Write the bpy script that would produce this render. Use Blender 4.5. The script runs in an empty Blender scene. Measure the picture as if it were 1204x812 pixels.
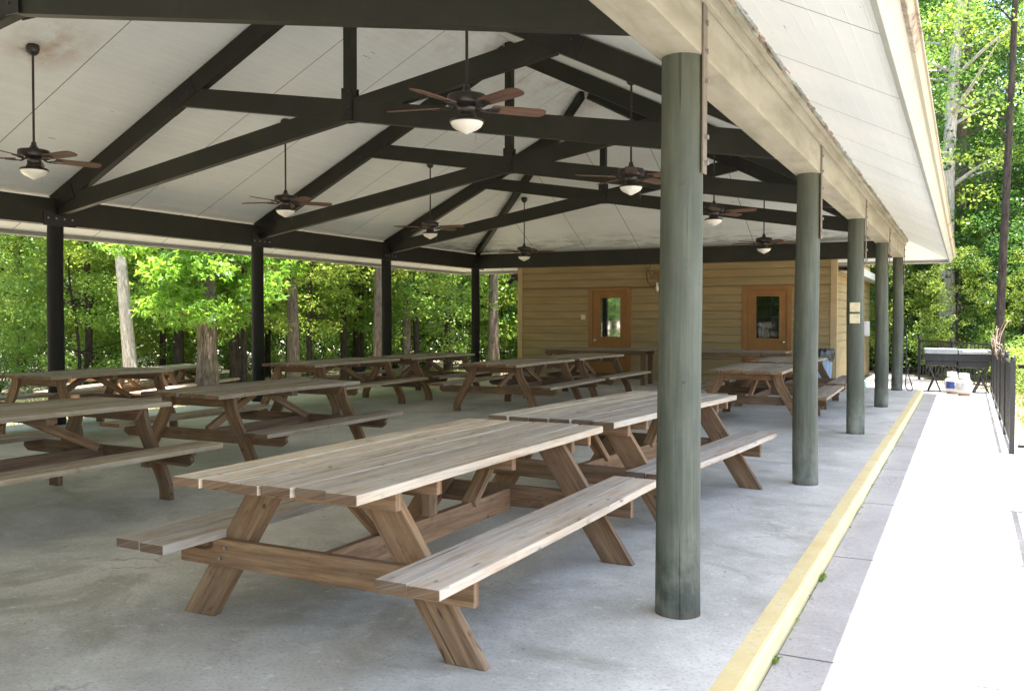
import bpy, bmesh, math, random
import numpy as np
from mathutils import Vector, Matrix
random.seed(7)
RNG = np.random.default_rng(11)
PI = math.pi
scn = bpy.context.scene
COL = scn.collection

# ------------------------------------------------------------------ measured layout (metres)
W = 9.61          # distance between the two post rows
S = 3.847         # bay spacing
H = 2.64          # underside of the beams
YE = 4*S          # end of the pavilion
YN = -2*S         # near end of the roof (behind the camera)
CZ, CS = 3.06, 0.50   # ceiling height over the beams, slope
OV = 0.87         # overhang
WALK = -0.12

# ------------------------------------------------------------------ helpers: objects
def tag(o, label=None, cat=None, group=None, kind=None):
    if label: o['label'] = label
    if cat: o['category'] = cat
    if group: o['group'] = group
    if kind: o['kind'] = kind
    return o

def empty(name, loc=(0, 0, 0), rz=0.0):
    o = bpy.data.objects.new(name, None)
    COL.objects.link(o)
    o.location = loc
    o.rotation_euler = (0, 0, rz)
    o.empty_display_size = 0.1
    return o

def children(o):
    return [c for c in bpy.data.objects if c.parent == o]

def copy_tree(o, parent=None):
    c = o.copy()
    COL.objects.link(c)
    if parent is not None:
        c.parent = parent
    for ch in children(o):
        copy_tree(ch, c)
    return c

class MB:
    """collects shapes (with uv: u along the grain, v across) into one mesh"""
    def __init__(s):
        s.v, s.f, s.uv, s.sm, s.mi = [], [], [], [], []
        s.n = 0
    def add(s, verts, faces, uvs=None, smooth=False, mi=0):
        b = len(s.v)
        s.v += [tuple(v) for v in verts]
        for i, f in enumerate(faces):
            s.f.append(tuple(b+k for k in f))
            s.uv.append(uvs[i] if uvs else [(verts[k][0], verts[k][1]) for k in f])
            s.sm.append(smooth)
            s.mi.append(mi)
        return s
    def board(s, p0, p1, w, t, up=(0, 0, 1), bev=0.004, mi=0, warp=0.0, endmi=None):
        """board from p0 to p1, width w (across), thickness t (along up)"""
        p0, p1 = Vector(p0), Vector(p1)
        d = (p1-p0).normalized()
        u = Vector(up); u = (u-d*u.dot(d)).normalized()
        sd = u.cross(d)
        L = (p1-p0).length
        bm = bmesh.new()
        bmesh.ops.create_cube(bm, size=1)
        for v in bm.verts:
            v.co = Vector((v.co.x*L+L/2, v.co.y*w, v.co.z*t))
        if L > 0.6 and warp:
            es = [e for e in bm.edges if abs(e.verts[0].co.x-e.verts[1].co.x) > L/2]
            bmesh.ops.subdivide_edges(bm, edges=es, cuts=6, use_grid_fill=True)
        if bev:
            geo = [e for e in bm.edges if len(e.link_faces) == 2 and e.calc_face_angle(0) > 0.5]
            bmesh.ops.bevel(bm, geom=geo, offset=bev, segments=2, affect='EDGES', profile=0.6)
        r = random.random()*60
        vo = math.floor(r)*10
        ph, ph2 = random.random()*6, random.random()*6
        bm.normal_update()
        verts, faces, uvs = [], [], []
        for v in bm.verts:
            verts.append(v.co.copy())
        for f in bm.faces:
            faces.append([v.index for v in f.verts])
        bm.verts.index_update()
        uo = random.random()*5
        isend = [abs(f.normal.x) > 0.8 for f in bm.faces]
        for f in bm.faces:
            n = f.normal
            if abs(n.x) > 0.8:
                uvs.append([(uo+v.co.y*0.3, vo+2+v.co.z*3+v.co.y) for v in f.verts])
            elif abs(n.z) > 0.6:
                uvs.append([(uo+v.co.x, vo+4+v.co.y) for v in f.verts])
            else:
                uvs.append([(uo+v.co.x, vo+6+v.co.z) for v in f.verts])
        out = []
        for c in verts:
            c = c.copy()
            if warp:
                c.z += warp*math.sin(ph+c.x*2.3)
                c.y += warp*0.6*math.sin(ph2+c.x*1.7)
            out.append(p0+d*c.x+sd*c.y+u*c.z)
        bm.free()
        s.add(out, faces, uvs, False, mi)
        if endmi is not None:
            for i_, e_ in enumerate(isend): 
                if e_: s.mi[len(s.mi)-len(faces)+i_] = endmi
        return s
    def box(s, x0, x1, y0, y1, z0, z1, bev=0.003, mi=0):
        s.board((x0, (y0+y1)/2, (z0+z1)/2), (x1, (y0+y1)/2, (z0+z1)/2), y1-y0, z1-z0, (0, 0, 1), bev, mi)
        return s
    def tube(s, pts, r, n=10, caps=True, smooth=True, mi=0, squash=1.0):
        pts = [Vector(p) for p in pts]
        rs = r if isinstance(r, (list, tuple)) else [r]*len(pts)
        verts, faces, uvs = [], [], []
        ref = Vector((0, 0, 1)) if abs((pts[-1]-pts[0]).normalized().z) < 0.9 else Vector((1, 0, 0))
        ln = 0
        prev = None
        us = []
        for i, p in enumerate(pts):
            d = (pts[min(i+1, len(pts)-1)]-pts[max(i-1, 0)]).normalized()
            if prev is None:
                a = (ref-d*ref.dot(d)).normalized()
            else:
                a = (prev-d*prev.dot(d)).normalized()
            prev = a
            b = d.cross(a)
            if i: ln += (p-pts[i-1]).length
            us.append(ln)
            for k in range(n):
                t = 2*PI*k/n
                verts.append(p+a*math.cos(t)*rs[i]+b*math.sin(t)*rs[i]*squash)
        for i in range(len(pts)-1):
            for k in range(n):
                k2 = (k+1) % n
                faces.append((i*n+k, i*n+k2, (i+1)*n+k2, (i+1)*n+k))
                c = 2*PI*rs[i]/n
                uvs.append([(us[i], k*c), (us[i], (k+1)*c), (us[i+1], (k+1)*c), (us[i+1], k*c)])
        s.add(verts, faces, uvs, smooth, mi)
        if caps:
            s.add(verts[:n], [tuple(range(n-1, -1, -1))], None, False, mi)
            s.add(verts[-n:], [tuple(range(n))], None, False, mi)
        return s
    def lathe(s, prof, c=(0, 0, 0), n=32, smooth=True, mi=0):
        verts, faces, uvs = [], [], []
        for (r, z) in prof:
            for k in range(n):
                t = 2*PI*k/n
                verts.append((c[0]+r*math.cos(t), c[1]+r*math.sin(t), c[2]+z))
        for i in range(len(prof)-1):
            for k in range(n):
                k2 = (k+1) % n
                faces.append((i*n+k, i*n+k2, (i+1)*n+k2, (i+1)*n+k))
                uvs.append([(prof[i][1], k/n), (prof[i][1], (k+1)/n), (prof[i+1][1], (k+1)/n), (prof[i+1][1], k/n)])
        s.add(verts, faces, uvs, smooth, mi)
        return s
    def prism(s, poly, y0, y1, mi=0, bev=0.0, uvrot=None):
        """polygon in x,z extruded along y; uvs run along z"""
        bm = bmesh.new()
        a = [bm.verts.new((x, y0, z)) for x, z in poly]
        f = bm.faces.new(a)
        r = bmesh.ops.extrude_face_region(bm, geom=[f])
        for v in r['geom']:
            if isinstance(v, bmesh.types.BMVert): v.co.y = y1
        bmesh.ops.recalc_face_normals(bm, faces=bm.faces)
        if bev:
            bmesh.ops.bevel(bm, geom=[e for e in bm.edges if e.calc_face_angle(0) > 0.5], offset=bev, segments=1, affect='EDGES')
        vo = math.floor(random.random()*60)*10+4
        bm.verts.index_update()
        vs = [v.co.copy() for v in bm.verts]
        fs = [[v.index for v in f.verts] for f in bm.faces]
        uo = random.random()*4
        uvs = []
        for f in bm.faces:
            l = []
            for v in f.verts:
                uu, vv = v.co.z, v.co.x
                if uvrot:
                    ca, sa = math.cos(uvrot), math.sin(uvrot)
                    uu, vv = ca*v.co.z+sa*v.co.x, -sa*v.co.z+ca*v.co.x
                if abs(f.normal.y) > 0.7: l.append((uo+uu, vo+vv))
                else: l.append((uo+uu, vo+2+v.co.y))
            uvs.append(l)
        bm.free()
        s.add(vs, fs, uvs, False, mi)
        return s
    def build(s, name, mats, parent=None, label=None):
        me = bpy.data.meshes.new(name)
        me.from_pydata(s.v, [], s.f)
        uvl = me.uv_layers.new(name='UVMap')
        flat = []
        for u in s.uv:
            for c in u: flat += [c[0], c[1]]
        uvl.data.foreach_set('uv', flat)
        me.polygons.foreach_set('use_smooth', s.sm)
        me.polygons.foreach_set('material_index', s.mi)
        for m in (mats if isinstance(mats, (list, tuple)) else [mats]):
            me.materials.append(m)
        me.update()
        o = bpy.data.objects.new(name, me)
        COL.objects.link(o)
        if parent is not None: o.parent = parent
        if label: o['label'] = label
        return o

# ------------------------------------------------------------------ helpers: materials
class NT:
    def __init__(s, name):
        s.m = bpy.data.materials.new(name)
        s.m.use_nodes = True
        s.t = s.m.node_tree
        s.t.nodes.clear()
        s.out = s.t.nodes.new('ShaderNodeOutputMaterial')
    def n(s, typ, **kw):
        nd = s.t.nodes.new(typ)
        for k, v in kw.items():
            if k.startswith('in_'):
                pass
            else:
                setattr(nd, k, v)
        return nd
    def l(s, a, b): s.t.links.new(a, b)
    def val(s, sock, v):
        if hasattr(v, 'is_output') or isinstance(v, bpy.types.NodeSocket): s.l(v, sock)
        else: sock.default_value = v
    def math(s, op, a, b=0.0, c=0.0, clamp=False):
        nd = s.n('ShaderNodeMath', operation=op, use_clamp=clamp)
        s.val(nd.inputs[0], a); s.val(nd.inputs[1], b)
        if op in ('MULTIPLY_ADD', 'SMOOTH_MIN', 'COMPARE', 'WRAP'): s.val(nd.inputs[2], c)
        return nd.outputs[0]
    def mapr(s, v, a, b, c=0.0, d=1.0, smooth=False):
        nd = s.n('ShaderNodeMapRange', clamp=True)
        if smooth: nd.interpolation_type = 'SMOOTHSTEP'
        s.l(v, nd.inputs[0])
        for i, x in enumerate((a, b, c, d)): nd.inputs[1+i].default_value = x
        return nd.outputs[0]
    def noise(s, vec, scale=1, detail=4, rough=0.55, dist=0.0, d='3D'):
        nd = s.n('ShaderNodeTexNoise', noise_dimensions=d)
        if vec is not None: s.l(vec, nd.inputs['Vector'])
        nd.inputs['Scale'].default_value = scale
        nd.inputs['Detail'].default_value = detail
        nd.inputs['Roughness'].default_value = rough
        nd.inputs['Distortion'].default_value = dist
        return nd.outputs['Fac']
    def coord(s, kind='Object'):
        return s.n('ShaderNodeTexCoord').outputs[kind]
    def geo(s): return s.n('ShaderNodeNewGeometry').outputs['Position']
    def mapping(s, vec, scale=(1, 1, 1), loc=(0, 0, 0), rot=(0, 0, 0)):
        nd = s.n('ShaderNodeMapping')
        s.l(vec, nd.inputs[0])
        nd.inputs['Scale'].default_value = scale
        nd.inputs['Location'].default_value = loc
        nd.inputs['Rotation'].default_value = rot
        return nd.outputs[0]
    def sep(s, vec):
        nd = s.n('ShaderNodeSeparateXYZ'); s.l(vec, nd.inputs[0]); return nd.outputs
    def comb(s, x, y, z=0.0):
        nd = s.n('ShaderNodeCombineXYZ')
        s.val(nd.inputs[0], x); s.val(nd.inputs[1], y); s.val(nd.inputs[2], z)
        return nd.outputs[0]
    def ramp(s, fac, stops):
        nd = s.n('ShaderNodeValToRGB')
        e = nd.color_ramp.elements
        while len(e) < len(stops): e.new(0.5)
        for i, (p, c) in enumerate(stops):
            e[i].position = p; e[i].color = (c[0], c[1], c[2], 1)
        s.l(fac, nd.inputs[0])
        return nd.outputs[0]
    def mix(s, fac, a, b, mode='MIX'):
        nd = s.n('ShaderNodeMix', data_type='RGBA', blend_type=mode)
        s.val(nd.inputs[0], fac)
        for i, x in ((6, a), (7, b)):
            if isinstance(x, tuple): nd.inputs[i].default_value = (x[0], x[1], x[2], 1)
            else: s.l(x, nd.inputs[i])
        return nd.outputs[2]
    def bump(s, h, strength=0.3, dist=0.01):
        nd = s.n('ShaderNodeBump')
        nd.inputs['Strength'].default_value = strength
        nd.inputs['Distance'].default_value = dist
        s.l(h, nd.inputs['Height'])
        return nd.outputs[0]
    def bsdf(s, col, rough=0.7, metal=0.0, spec=0.3, normal=None, **kw):
        nd = s.n('ShaderNodeBsdfPrincipled')
        if isinstance(col, tuple): nd.inputs['Base Color'].default_value = (col[0], col[1], col[2], 1)
        else: s.l(col, nd.inputs['Base Color'])
        s.val(nd.inputs['Roughness'], rough)
        nd.inputs['Metallic'].default_value = metal
        nd.inputs['Specular IOR Level'].default_value = spec
        if normal is not None: s.l(normal, nd.inputs['Normal'])
        for k, v in kw.items():
            nd.inputs[k.replace('_', ' ')].default_value = v
        s.l(nd.outputs[0], s.out.inputs[0])
        return nd

def m_wood(name, dark, mid, light, grey=None, greyamt=0.0, rough=0.75, knots=True):
    t = NT(name)
    uv = t.coord('UV')
    x, y, _ = t.sep(uv)
    bid = t.math('FLOOR', t.math('DIVIDE', y, 10.0))
    wn = t.n('ShaderNodeTexWhiteNoise', noise_dimensions='1D'); t.l(bid, wn.inputs['W'])
    rnd = wn.outputs['Value']
    v3 = t.comb(t.math('MULTIPLY', x, 1.6), t.math('MULTIPLY', y, 26.0), t.math('MULTIPLY', rnd, 30.0))
    g1 = t.noise(v3, 1.0, 6, 0.62, 0.35)
    v4 = t.comb(t.math('MULTIPLY', x, 7.0), t.math('MULTIPLY', y, 150.0), rnd)
    g2 = t.noise(v4, 1.0, 3, 0.6)
    big = t.noise(t.comb(t.math('MULTIPLY', x, 2.0), t.math('MULTIPLY', y, 4.0), rnd), 1.6, 4, 0.6, 0.5)
    f = t.math('ADD', t.math('MULTIPLY', g1, 0.7), t.math('MULTIPLY', g2, 0.3))
    col = t.ramp(f, [(0.30, dark), (0.5, mid), (0.70, light)])
    if grey:
        gm = t.mapr(big, 0.38, 0.62, 0, greyamt)
        col = t.mix(gm, col, t.ramp(f, [(0.3, tuple(c*0.62 for c in grey)), (0.7, grey)]))
    # per board tint
    col = t.mix(1.0, col, t.ramp(rnd, [(0, (0.76, 0.76, 0.78)), (0.5, (0.95, 0.94, 0.93)), (1, (1.12, 1.08, 1.02))]), 'MULTIPLY')
    inf = t.n('ShaderNodeObjectInfo').outputs['Random']
    col = t.mix(1.0, col, t.ramp(inf, [(0, (0.84, 0.83, 0.82)), (0.5, (1.0, 0.99, 0.97)), (1, (1.12, 1.06, 0.98))]), 'MULTIPLY')
    # stains
    st = t.mapr(t.noise(t.comb(t.math('MULTIPLY', x, 1.0), t.math('MULTIPLY', y, 1.6), rnd), 5.0, 5, 0.65), 0.60, 0.72, 0, 0.45)
    col = t.mix(st, col, tuple(c*0.45 for c in dark))
    # fine cracks
    cr = t.mapr(t.noise(t.comb(t.math('MULTIPLY', x, 1.0), t.math('MULTIPLY', y, 60.0), rnd), 1.0, 2, 0.5), 0.68, 0.73, 0, 0.7)
    col = t.mix(cr, col, tuple(c*0.3 for c in dark))
    kn = t.mapr(t.noise(t.comb(t.math('MULTIPLY', x, 4.0), t.math('MULTIPLY', y, 9.0), t.math('MULTIPLY', rnd, 9.0)), 1.6, 2, 0.4, 0.8), 0.70, 0.74, 0, 0.7)
    col = t.mix(kn, col, tuple(c*0.5 for c in dark))
    hgt = t.math('SUBTRACT', f, t.math('MULTIPLY', cr, 0.8))
    t.bsdf(col, rough, spec=0.25, normal=t.bump(hgt, 0.55, 0.004))
    return t.m

def m_paint(name, col, var=0.12, rough=0.55, dirt=(0.02, 0.02, 0.015), dirtamt=0.25, scale=3.0, spec=0.3, bump=0.25):
    t = NT(name)
    p = t.geo()
    n1 = t.noise(p, scale, 6, 0.6)
    n2 = t.noise(p, scale*14, 3, 0.6)
    c = t.ramp(n1, [(0.3, tuple(x*(1-var) for x in col)), (0.7, tuple(x*(1+var) for x in col))])
    d = t.mapr(t.math('ADD', t.math('MULTIPLY', n1, 0.6), t.math('MULTIPLY', n2, 0.4)), 0.53, 0.66, 0, dirtamt)
    c = t.mix(d, c, dirt)
    t.bsdf(c, rough, spec=spec, normal=t.bump(n2, bump, 0.002))
    return t.m

def m_flat(name, col, rough=0.5, metal=0.0, spec=0.4):
    t = NT(name)
    n = t.noise(t.coord('Object'), 18, 4, 0.6)
    c = t.ramp(n, [(0.3, tuple(x*0.82 for x in col)), (0.7, tuple(min(1, x*1.12) for x in col))])
    t.bsdf(c, rough, metal, spec, normal=t.bump(n, 0.1, 0.001))
    return t.m

M = {}
M['top'] = m_wood('weathered_top_wood', (0.22, 0.155, 0.10), (0.50, 0.41, 0.305), (0.68, 0.58, 0.45), (0.66, 0.61, 0.52), 0.65)
M['seat'] = m_wood('weathered_seat_wood', (0.27, 0.20, 0.145), (0.48, 0.395, 0.31), (0.64, 0.55, 0.455), (0.62, 0.58, 0.52), 0.7)
M['frame'] = m_wood('brown_frame_wood', (0.085, 0.047, 0.025), (0.235, 0.135, 0.070), (0.43, 0.28, 0.155), (0.33, 0.25, 0.17), 0.35)
M['endgrain'] = m_wood('board_end_grain', (0.06, 0.035, 0.022), (0.15, 0.095, 0.06), (0.27, 0.19, 0.13), (0.3, 0.25, 0.2), 0.3)
M['oldtop'] = m_wood('old_grey_wood', (0.13, 0.095, 0.06), (0.28, 0.22, 0.155), (0.40, 0.335, 0.25), (0.40, 0.37, 0.31), 0.7)
M['oldframe'] = m_wood('old_frame_wood', (0.065, 0.036, 0.019), (0.175, 0.10, 0.052), (0.32, 0.20, 0.11), (0.24, 0.19, 0.14), 0.35)
M['blade'] = m_wood('fan_blade_wood', (0.07, 0.042, 0.032), (0.145, 0.09, 0.068), (0.23, 0.155, 0.12))
M['truss'] = m_paint('dark_green_truss_paint', (0.0155, 0.0160, 0.0105), 0.18, 0.5, (0.055, 0.045, 0.03), 0.2, 2.5)
M['plate'] = m_paint('black_steel_plate', (0.014, 0.013, 0.012), 0.2, 0.4, (0.08, 0.035, 0.02), 0.2, 6)
M['fanmetal'] = m_paint('bronze_fan_metal', (0.020, 0.016, 0.014), 0.2, 0.35, (0.05, 0.03, 0.02), 0.2, 9, 0.5)
M['black'] = m_paint('black_fence_paint', (0.012, 0.012, 0.012), 0.2, 0.4, (0.05, 0.035, 0.025), 0.3, 7, 0.5)
M['bolt'] = m_flat('galvanised_bolt', (0.30, 0.29, 0.27), 0.45, 0.8)
M['dbolt'] = m_flat('weathered_dark_bolt', (0.06, 0.055, 0.05), 0.55, 0.6)
M['rust'] = m_paint('rusty_strap', (0.15, 0.125, 0.095), 0.3, 0.6, (0.05, 0.03, 0.02), 0.7, 8)

def m_beam_cream():
    t = NT('cream_beam_paint')
    p = t.geo()
    st = t.mapping(p, (3, 0.5, 3))
    n1 = t.noise(st, 1.6, 6, 0.6, 0.3)
    n2 = t.noise(p, 22, 4, 0.6)
    c = t.ramp(n1, [(0.25, (0.19, 0.175, 0.125)), (0.5, (0.29, 0.27, 0.205)), (0.75, (0.36, 0.34, 0.265))])
    x, y, z = t.sep(p)
    # mildew lower down and drips near the top
    m = t.mapr(t.noise(t.mapping(p, (2, 1.2, 5)), 1.3, 5, 0.65), 0.5, 0.68, 0, 0.5)
    c = t.mix(m, c, (0.15, 0.145, 0.09))
    dr = t.mapr(t.noise(t.mapping(p, (1, 7, 0.6)), 2.0, 4, 0.6), 0.56, 0.72, 0, 0.45)
    c = t.mix(t.math('MULTIPLY', dr, t.mapr(z, 2.7, 2.98, 0, 1)), c, (0.26, 0.17, 0.09))
    sp = t.mapr(n2, 0.66, 0.72, 0, 0.6)
    c = t.mix(sp, c, (0.18, 0.15, 0.1))
    t.bsdf(c, 0.6, spec=0.25, normal=t.bump(t.math('ADD', n1, t.math('MULTIPLY', n2, 0.4)), 0.25, 0.004))
    return t.m
M['beam'] = m_beam_cream()

def m_ceiling():
    t = NT('white_grooved_ceiling_board')
    uv = t.coord('UV')
    u, v, _ = t.sep(uv)
    n = t.noise(uv, 0.9, 6, 0.6)
    base = t.ramp(n, [(0.25, (0.68, 0.735, 0.74)), (0.55, (0.76, 0.80, 0.80)), (0.8, (0.82, 0.84, 0.83))])
    # board grooves along the eave
    gv = t.math('ABSOLUTE', t.math('SUBTRACT', t.math('FRACT', t.math('DIVIDE', v, 0.102)), 0.5))
    groove = t.mapr(gv, 0.465, 0.49, 0, 1)
    rowid = t.math('FLOOR', t.math('ADD', t.math('DIVIDE', v, 0.102), 0.5))
    # row-to-row tone
    wn = t.n('ShaderNodeTexWhiteNoise', noise_dimensions='1D'); t.l(rowid, wn.inputs['W'])
    tone = t.mapr(wn.outputs['Value'], 0, 1, 0.0, 0.10)
    base = t.mix(tone, base, (0.45, 0.46, 0.44))
    dash = t.noise(t.comb(t.math('MULTIPLY', u, 3.2), t.math('MULTIPLY', rowid, 7.31), 0.0), 1.0, 3, 0.6)
    dk = t.mapr(dash, 0.66, 0.71, 0, 1)
    # pale groove colour stands in for caught light, with black flecks where the paint is gone
    c = t.mix(t.math('MULTIPLY', groove, 0.75), base, (0.92, 0.92, 0.90))
    c = t.mix(t.math('MULTIPLY', t.mapr(gv, 0.45, 0.475, 0, 1), dk), c, (0.05, 0.04, 0.035))
    # sheet seams up the slope
    su = t.math('ABSOLUTE', t.math('SUBTRACT', t.math('FRACT', t.math('DIVIDE', u, S/3)), 0.5))
    seam = t.mapr(su, 0.4945, 0.4965, 0, 1)
    c = t.mix(t.math('MULTIPLY', seam, 0.85), c, (0.05, 0.045, 0.04))
    # brown staining by the ridge and mildew by the eave
    s2 = t.noise(uv, 2.3, 6, 0.65)
    rg = t.math('MULTIPLY', t.mapr(v, 4.2, 5.25, 0, 1, True), t.mapr(s2, 0.45, 0.7, 0, 0.55))
    c = t.mix(rg, c, (0.36, 0.24, 0.14))
    st = t.mapr(t.noise(uv, 1.7, 7, 0.7, 0.6), 0.62, 0.77, 0, 0.28)
    c = t.mix(st, c, (0.48, 0.40, 0.31))
    ml = t.math('MULTIPLY', t.mapr(v, 0.75, 0.1, 0, 1), t.mapr(t.noise(t.mapping(uv, (0.8, 3, 1)), 2.4, 6, 0.7), 0.45, 0.62, 0, 0.55))
    ml = t.math('MULTIPLY', ml, t.mapr(v, -0.02, 0.02, 0, 1))
    gp = t.sep(t.geo())
    ml = t.math('MULTIPLY', ml, t.mapr(gp[1], YE-2.2, YE-1.0, 0.12, 1))
    vd = t.n('ShaderNodeVectorMath', operation='DISTANCE'); t.l(t.geo(), vd.inputs[0]); vd.inputs[1].default_value = (-7.25, 2.05, CZ+CS*2.3)
    hal = t.math('MULTIPLY', t.mapr(vd.outputs['Value'], 0.08, 0.55, 1, 0), t.mapr(s2, 0.4, 0.6, 0, 0.75))
    c = t.mix(hal, c, (0.42, 0.27, 0.17))
    c = t.mix(ml, c, (0.13, 0.15, 0.12))
    sp = t.mapr(t.noise(uv, 26, 2, 0.5), 0.735, 0.76, 0, 0.7)
    c = t.mix(sp, c, (0.12, 0.09, 0.06))
    hg = t.math('SUBTRACT', 0.0, t.math('ADD', groove, t.math('MULTIPLY', seam, 2.0)))
    t.bsdf(c, 0.55, spec=0.25, normal=t.bump(hg, 0.5, 0.006))
    return t.m
M['ceil'] = m_ceiling()

def m_concrete(name, a, b, stain, sscale=0.5, joints=False, warm=(0.42, 0.30, 0.20)):
    t = NT(name)
    p = t.geo()
    n1 = t.noise(p, sscale, 7, 0.62, 0.5)
    n2 = t.noise(p, 4.2, 8, 0.75, 0.3)
    n3 = t.noise(p, 60, 3, 0.6)
    n4 = t.noise(t.mapping(p, (1, 1, 1), (17, 3, 0)), 0.9, 6, 0.7, 1.0)
    c = t.ramp(t.math('ADD', t.math('MULTIPLY', n1, 0.6), t.math('MULTIPLY', n2, 0.4)), [(0.36, a), (0.62, b)])
    c = t.mix(t.mapr(n4, 0.54, 0.66, 0, 0.5), c, stain)
    c = t.mix(t.mapr(t.noise(t.mapping(p, loc=(5, 9, 0)), 2.1, 6, 0.75), 0.60, 0.70, 0, 0.30), c, warm)
    c = t.mix(t.mapr(n3, 0.33, 0.47, 0.38, 0), c, tuple(x*0.45 for x in a))
    dk = t.mapr(t.noise(p, 11, 5, 0.75, 0.4), 0.62, 0.72, 0, 0.42)
    c = t.mix(dk, c, tuple(x*0.3 for x in a))
    # pale scuffed specks
    lp = t.mapr(t.noise(t.mapping(p, loc=(2, 5, 0)), 14, 6, 0.75), 0.58, 0.68, 0, 0.45)
    c = t.mix(lp, c, tuple(min(1, x*1.35) for x in b))
    # hairline cracks
    vo = t.n('ShaderNodeTexVoronoi', feature='DISTANCE_TO_EDGE'); vo.inputs['Scale'].default_value = 0.34
    wv = t.n('ShaderNodeVectorMath', operation='ADD'); nz = t.n('ShaderNodeTexNoise'); nz.inputs['Scale'].default_value = 2.5; nz.inputs['Detail'].default_value = 6
    t.l(p, nz.inputs['Vector']); sc_ = t.n('ShaderNodeVectorMath', operation='SCALE'); t.l(nz.outputs['Color'], sc_.inputs[0]); sc_.inputs['Scale'].default_value = 0.45
    t.l(p, wv.inputs[0]); t.l(sc_.outputs[0], wv.inputs[1]); t.l(wv.outputs[0], vo.inputs['Vector'])
    ck = t.mapr(vo.outputs['Distance'], 0.0, 0.0035, 0.55, 0)
    ck = t.math('MULTIPLY', ck, t.mapr(n1, 0.5, 0.62, 0, 1))
    c = t.mix(ck, c, tuple(x*0.25 for x in a))
    c = t.mix(t.mapr(t.noise(t.mapping(p, loc=(3, 1, 0)), 28, 5, 0.8), 0.58, 0.68, 0, 0.30), c, tuple(x*0.45 for x in a))
    h = t.math('ADD', t.math('MULTIPLY', n3, 0.4), t.math('MULTIPLY', n2, 0.6))
    if joints:
        y = t.sep(p)[1]
        wob = t.math('MULTIPLY', t.math('SUBTRACT', t.noise(p, 6, 3, 0.6), 0.5), 0.012)
        jy = t.math('ABSOLUTE', t.math('SUBTRACT', t.math('FRACT', t.math('ADD', t.math('DIVIDE', t.math('ADD', y, wob), S/2), 0.5)), 0.5))
        j = t.mapr(jy, 0.0030, 0.0060, 1, 0)
        # gritty dark speckle patches
        pn = t.mapr(t.noise(p, 1.1, 3, 0.5), 0.52, 0.64, 0, 1)
        pp = t.mapr(t.noise(p, 42, 3, 0.7), 0.58, 0.64, 0, 0.93)
        c = t.mix(t.math('MULTIPLY', pn, pp), c, (0.05, 0.04, 0.03))
        c = t.mix(t.math('MULTIPLY', j, t.mapr(n2, 0.35, 0.6, 0.5, 1.0)), c, (0.025, 0.022, 0.012))
        h = t.math('SUBTRACT', h, j)
    t.bsdf(c, t.mapr(n2, 0.3, 0.7, 0.45, 0.75), spec=0.35, normal=t.bump(h, 0.35, 0.004))
    return t.m
M['floor'] = m_concrete('pavilion_concrete', (0.34, 0.32, 0.27), (0.62, 0.59, 0.52), (0.235, 0.215, 0.155), 0.8)
M['walk'] = m_concrete('walkway_concrete', (0.29, 0.275, 0.255), (0.42, 0.40, 0.38), (0.25, 0.23, 0.205), 0.7, True, (0.33, 0.26, 0.19))

def m_yellow():
    t = NT('worn_yellow_kerb_paint')
    p = t.geo()
    n = t.noise(p, 2.2, 6, 0.65); n2 = t.noise(p, 30, 5, 0.7)
    c = t.ramp(n, [(0.3, (0.56, 0.44, 0.20)), (0.7, (0.70, 0.59, 0.32))])
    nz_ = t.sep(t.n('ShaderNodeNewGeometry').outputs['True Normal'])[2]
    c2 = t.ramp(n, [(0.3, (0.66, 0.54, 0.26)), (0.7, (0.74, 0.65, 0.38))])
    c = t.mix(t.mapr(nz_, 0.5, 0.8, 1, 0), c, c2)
    w = t.mapr(t.math('ADD', t.math('MULTIPLY', n2, 0.6), t.math('MULTIPLY', n, 0.4)), 0.53, 0.60, 0, 0.75)
    c = t.mix(w, c, (0.46, 0.41, 0.31))
    z = t.sep(p)[2]
    c = t.mix(t.mapr(z, WALK+0.03, WALK, 0, 0.6), c, (0.16, 0.14, 0.07))
    t.bsdf(c, 0.65, spec=0.2, normal=t.bump(n2, 0.35, 0.004))
    return t.m
M['yellow'] = m_yellow()

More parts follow.
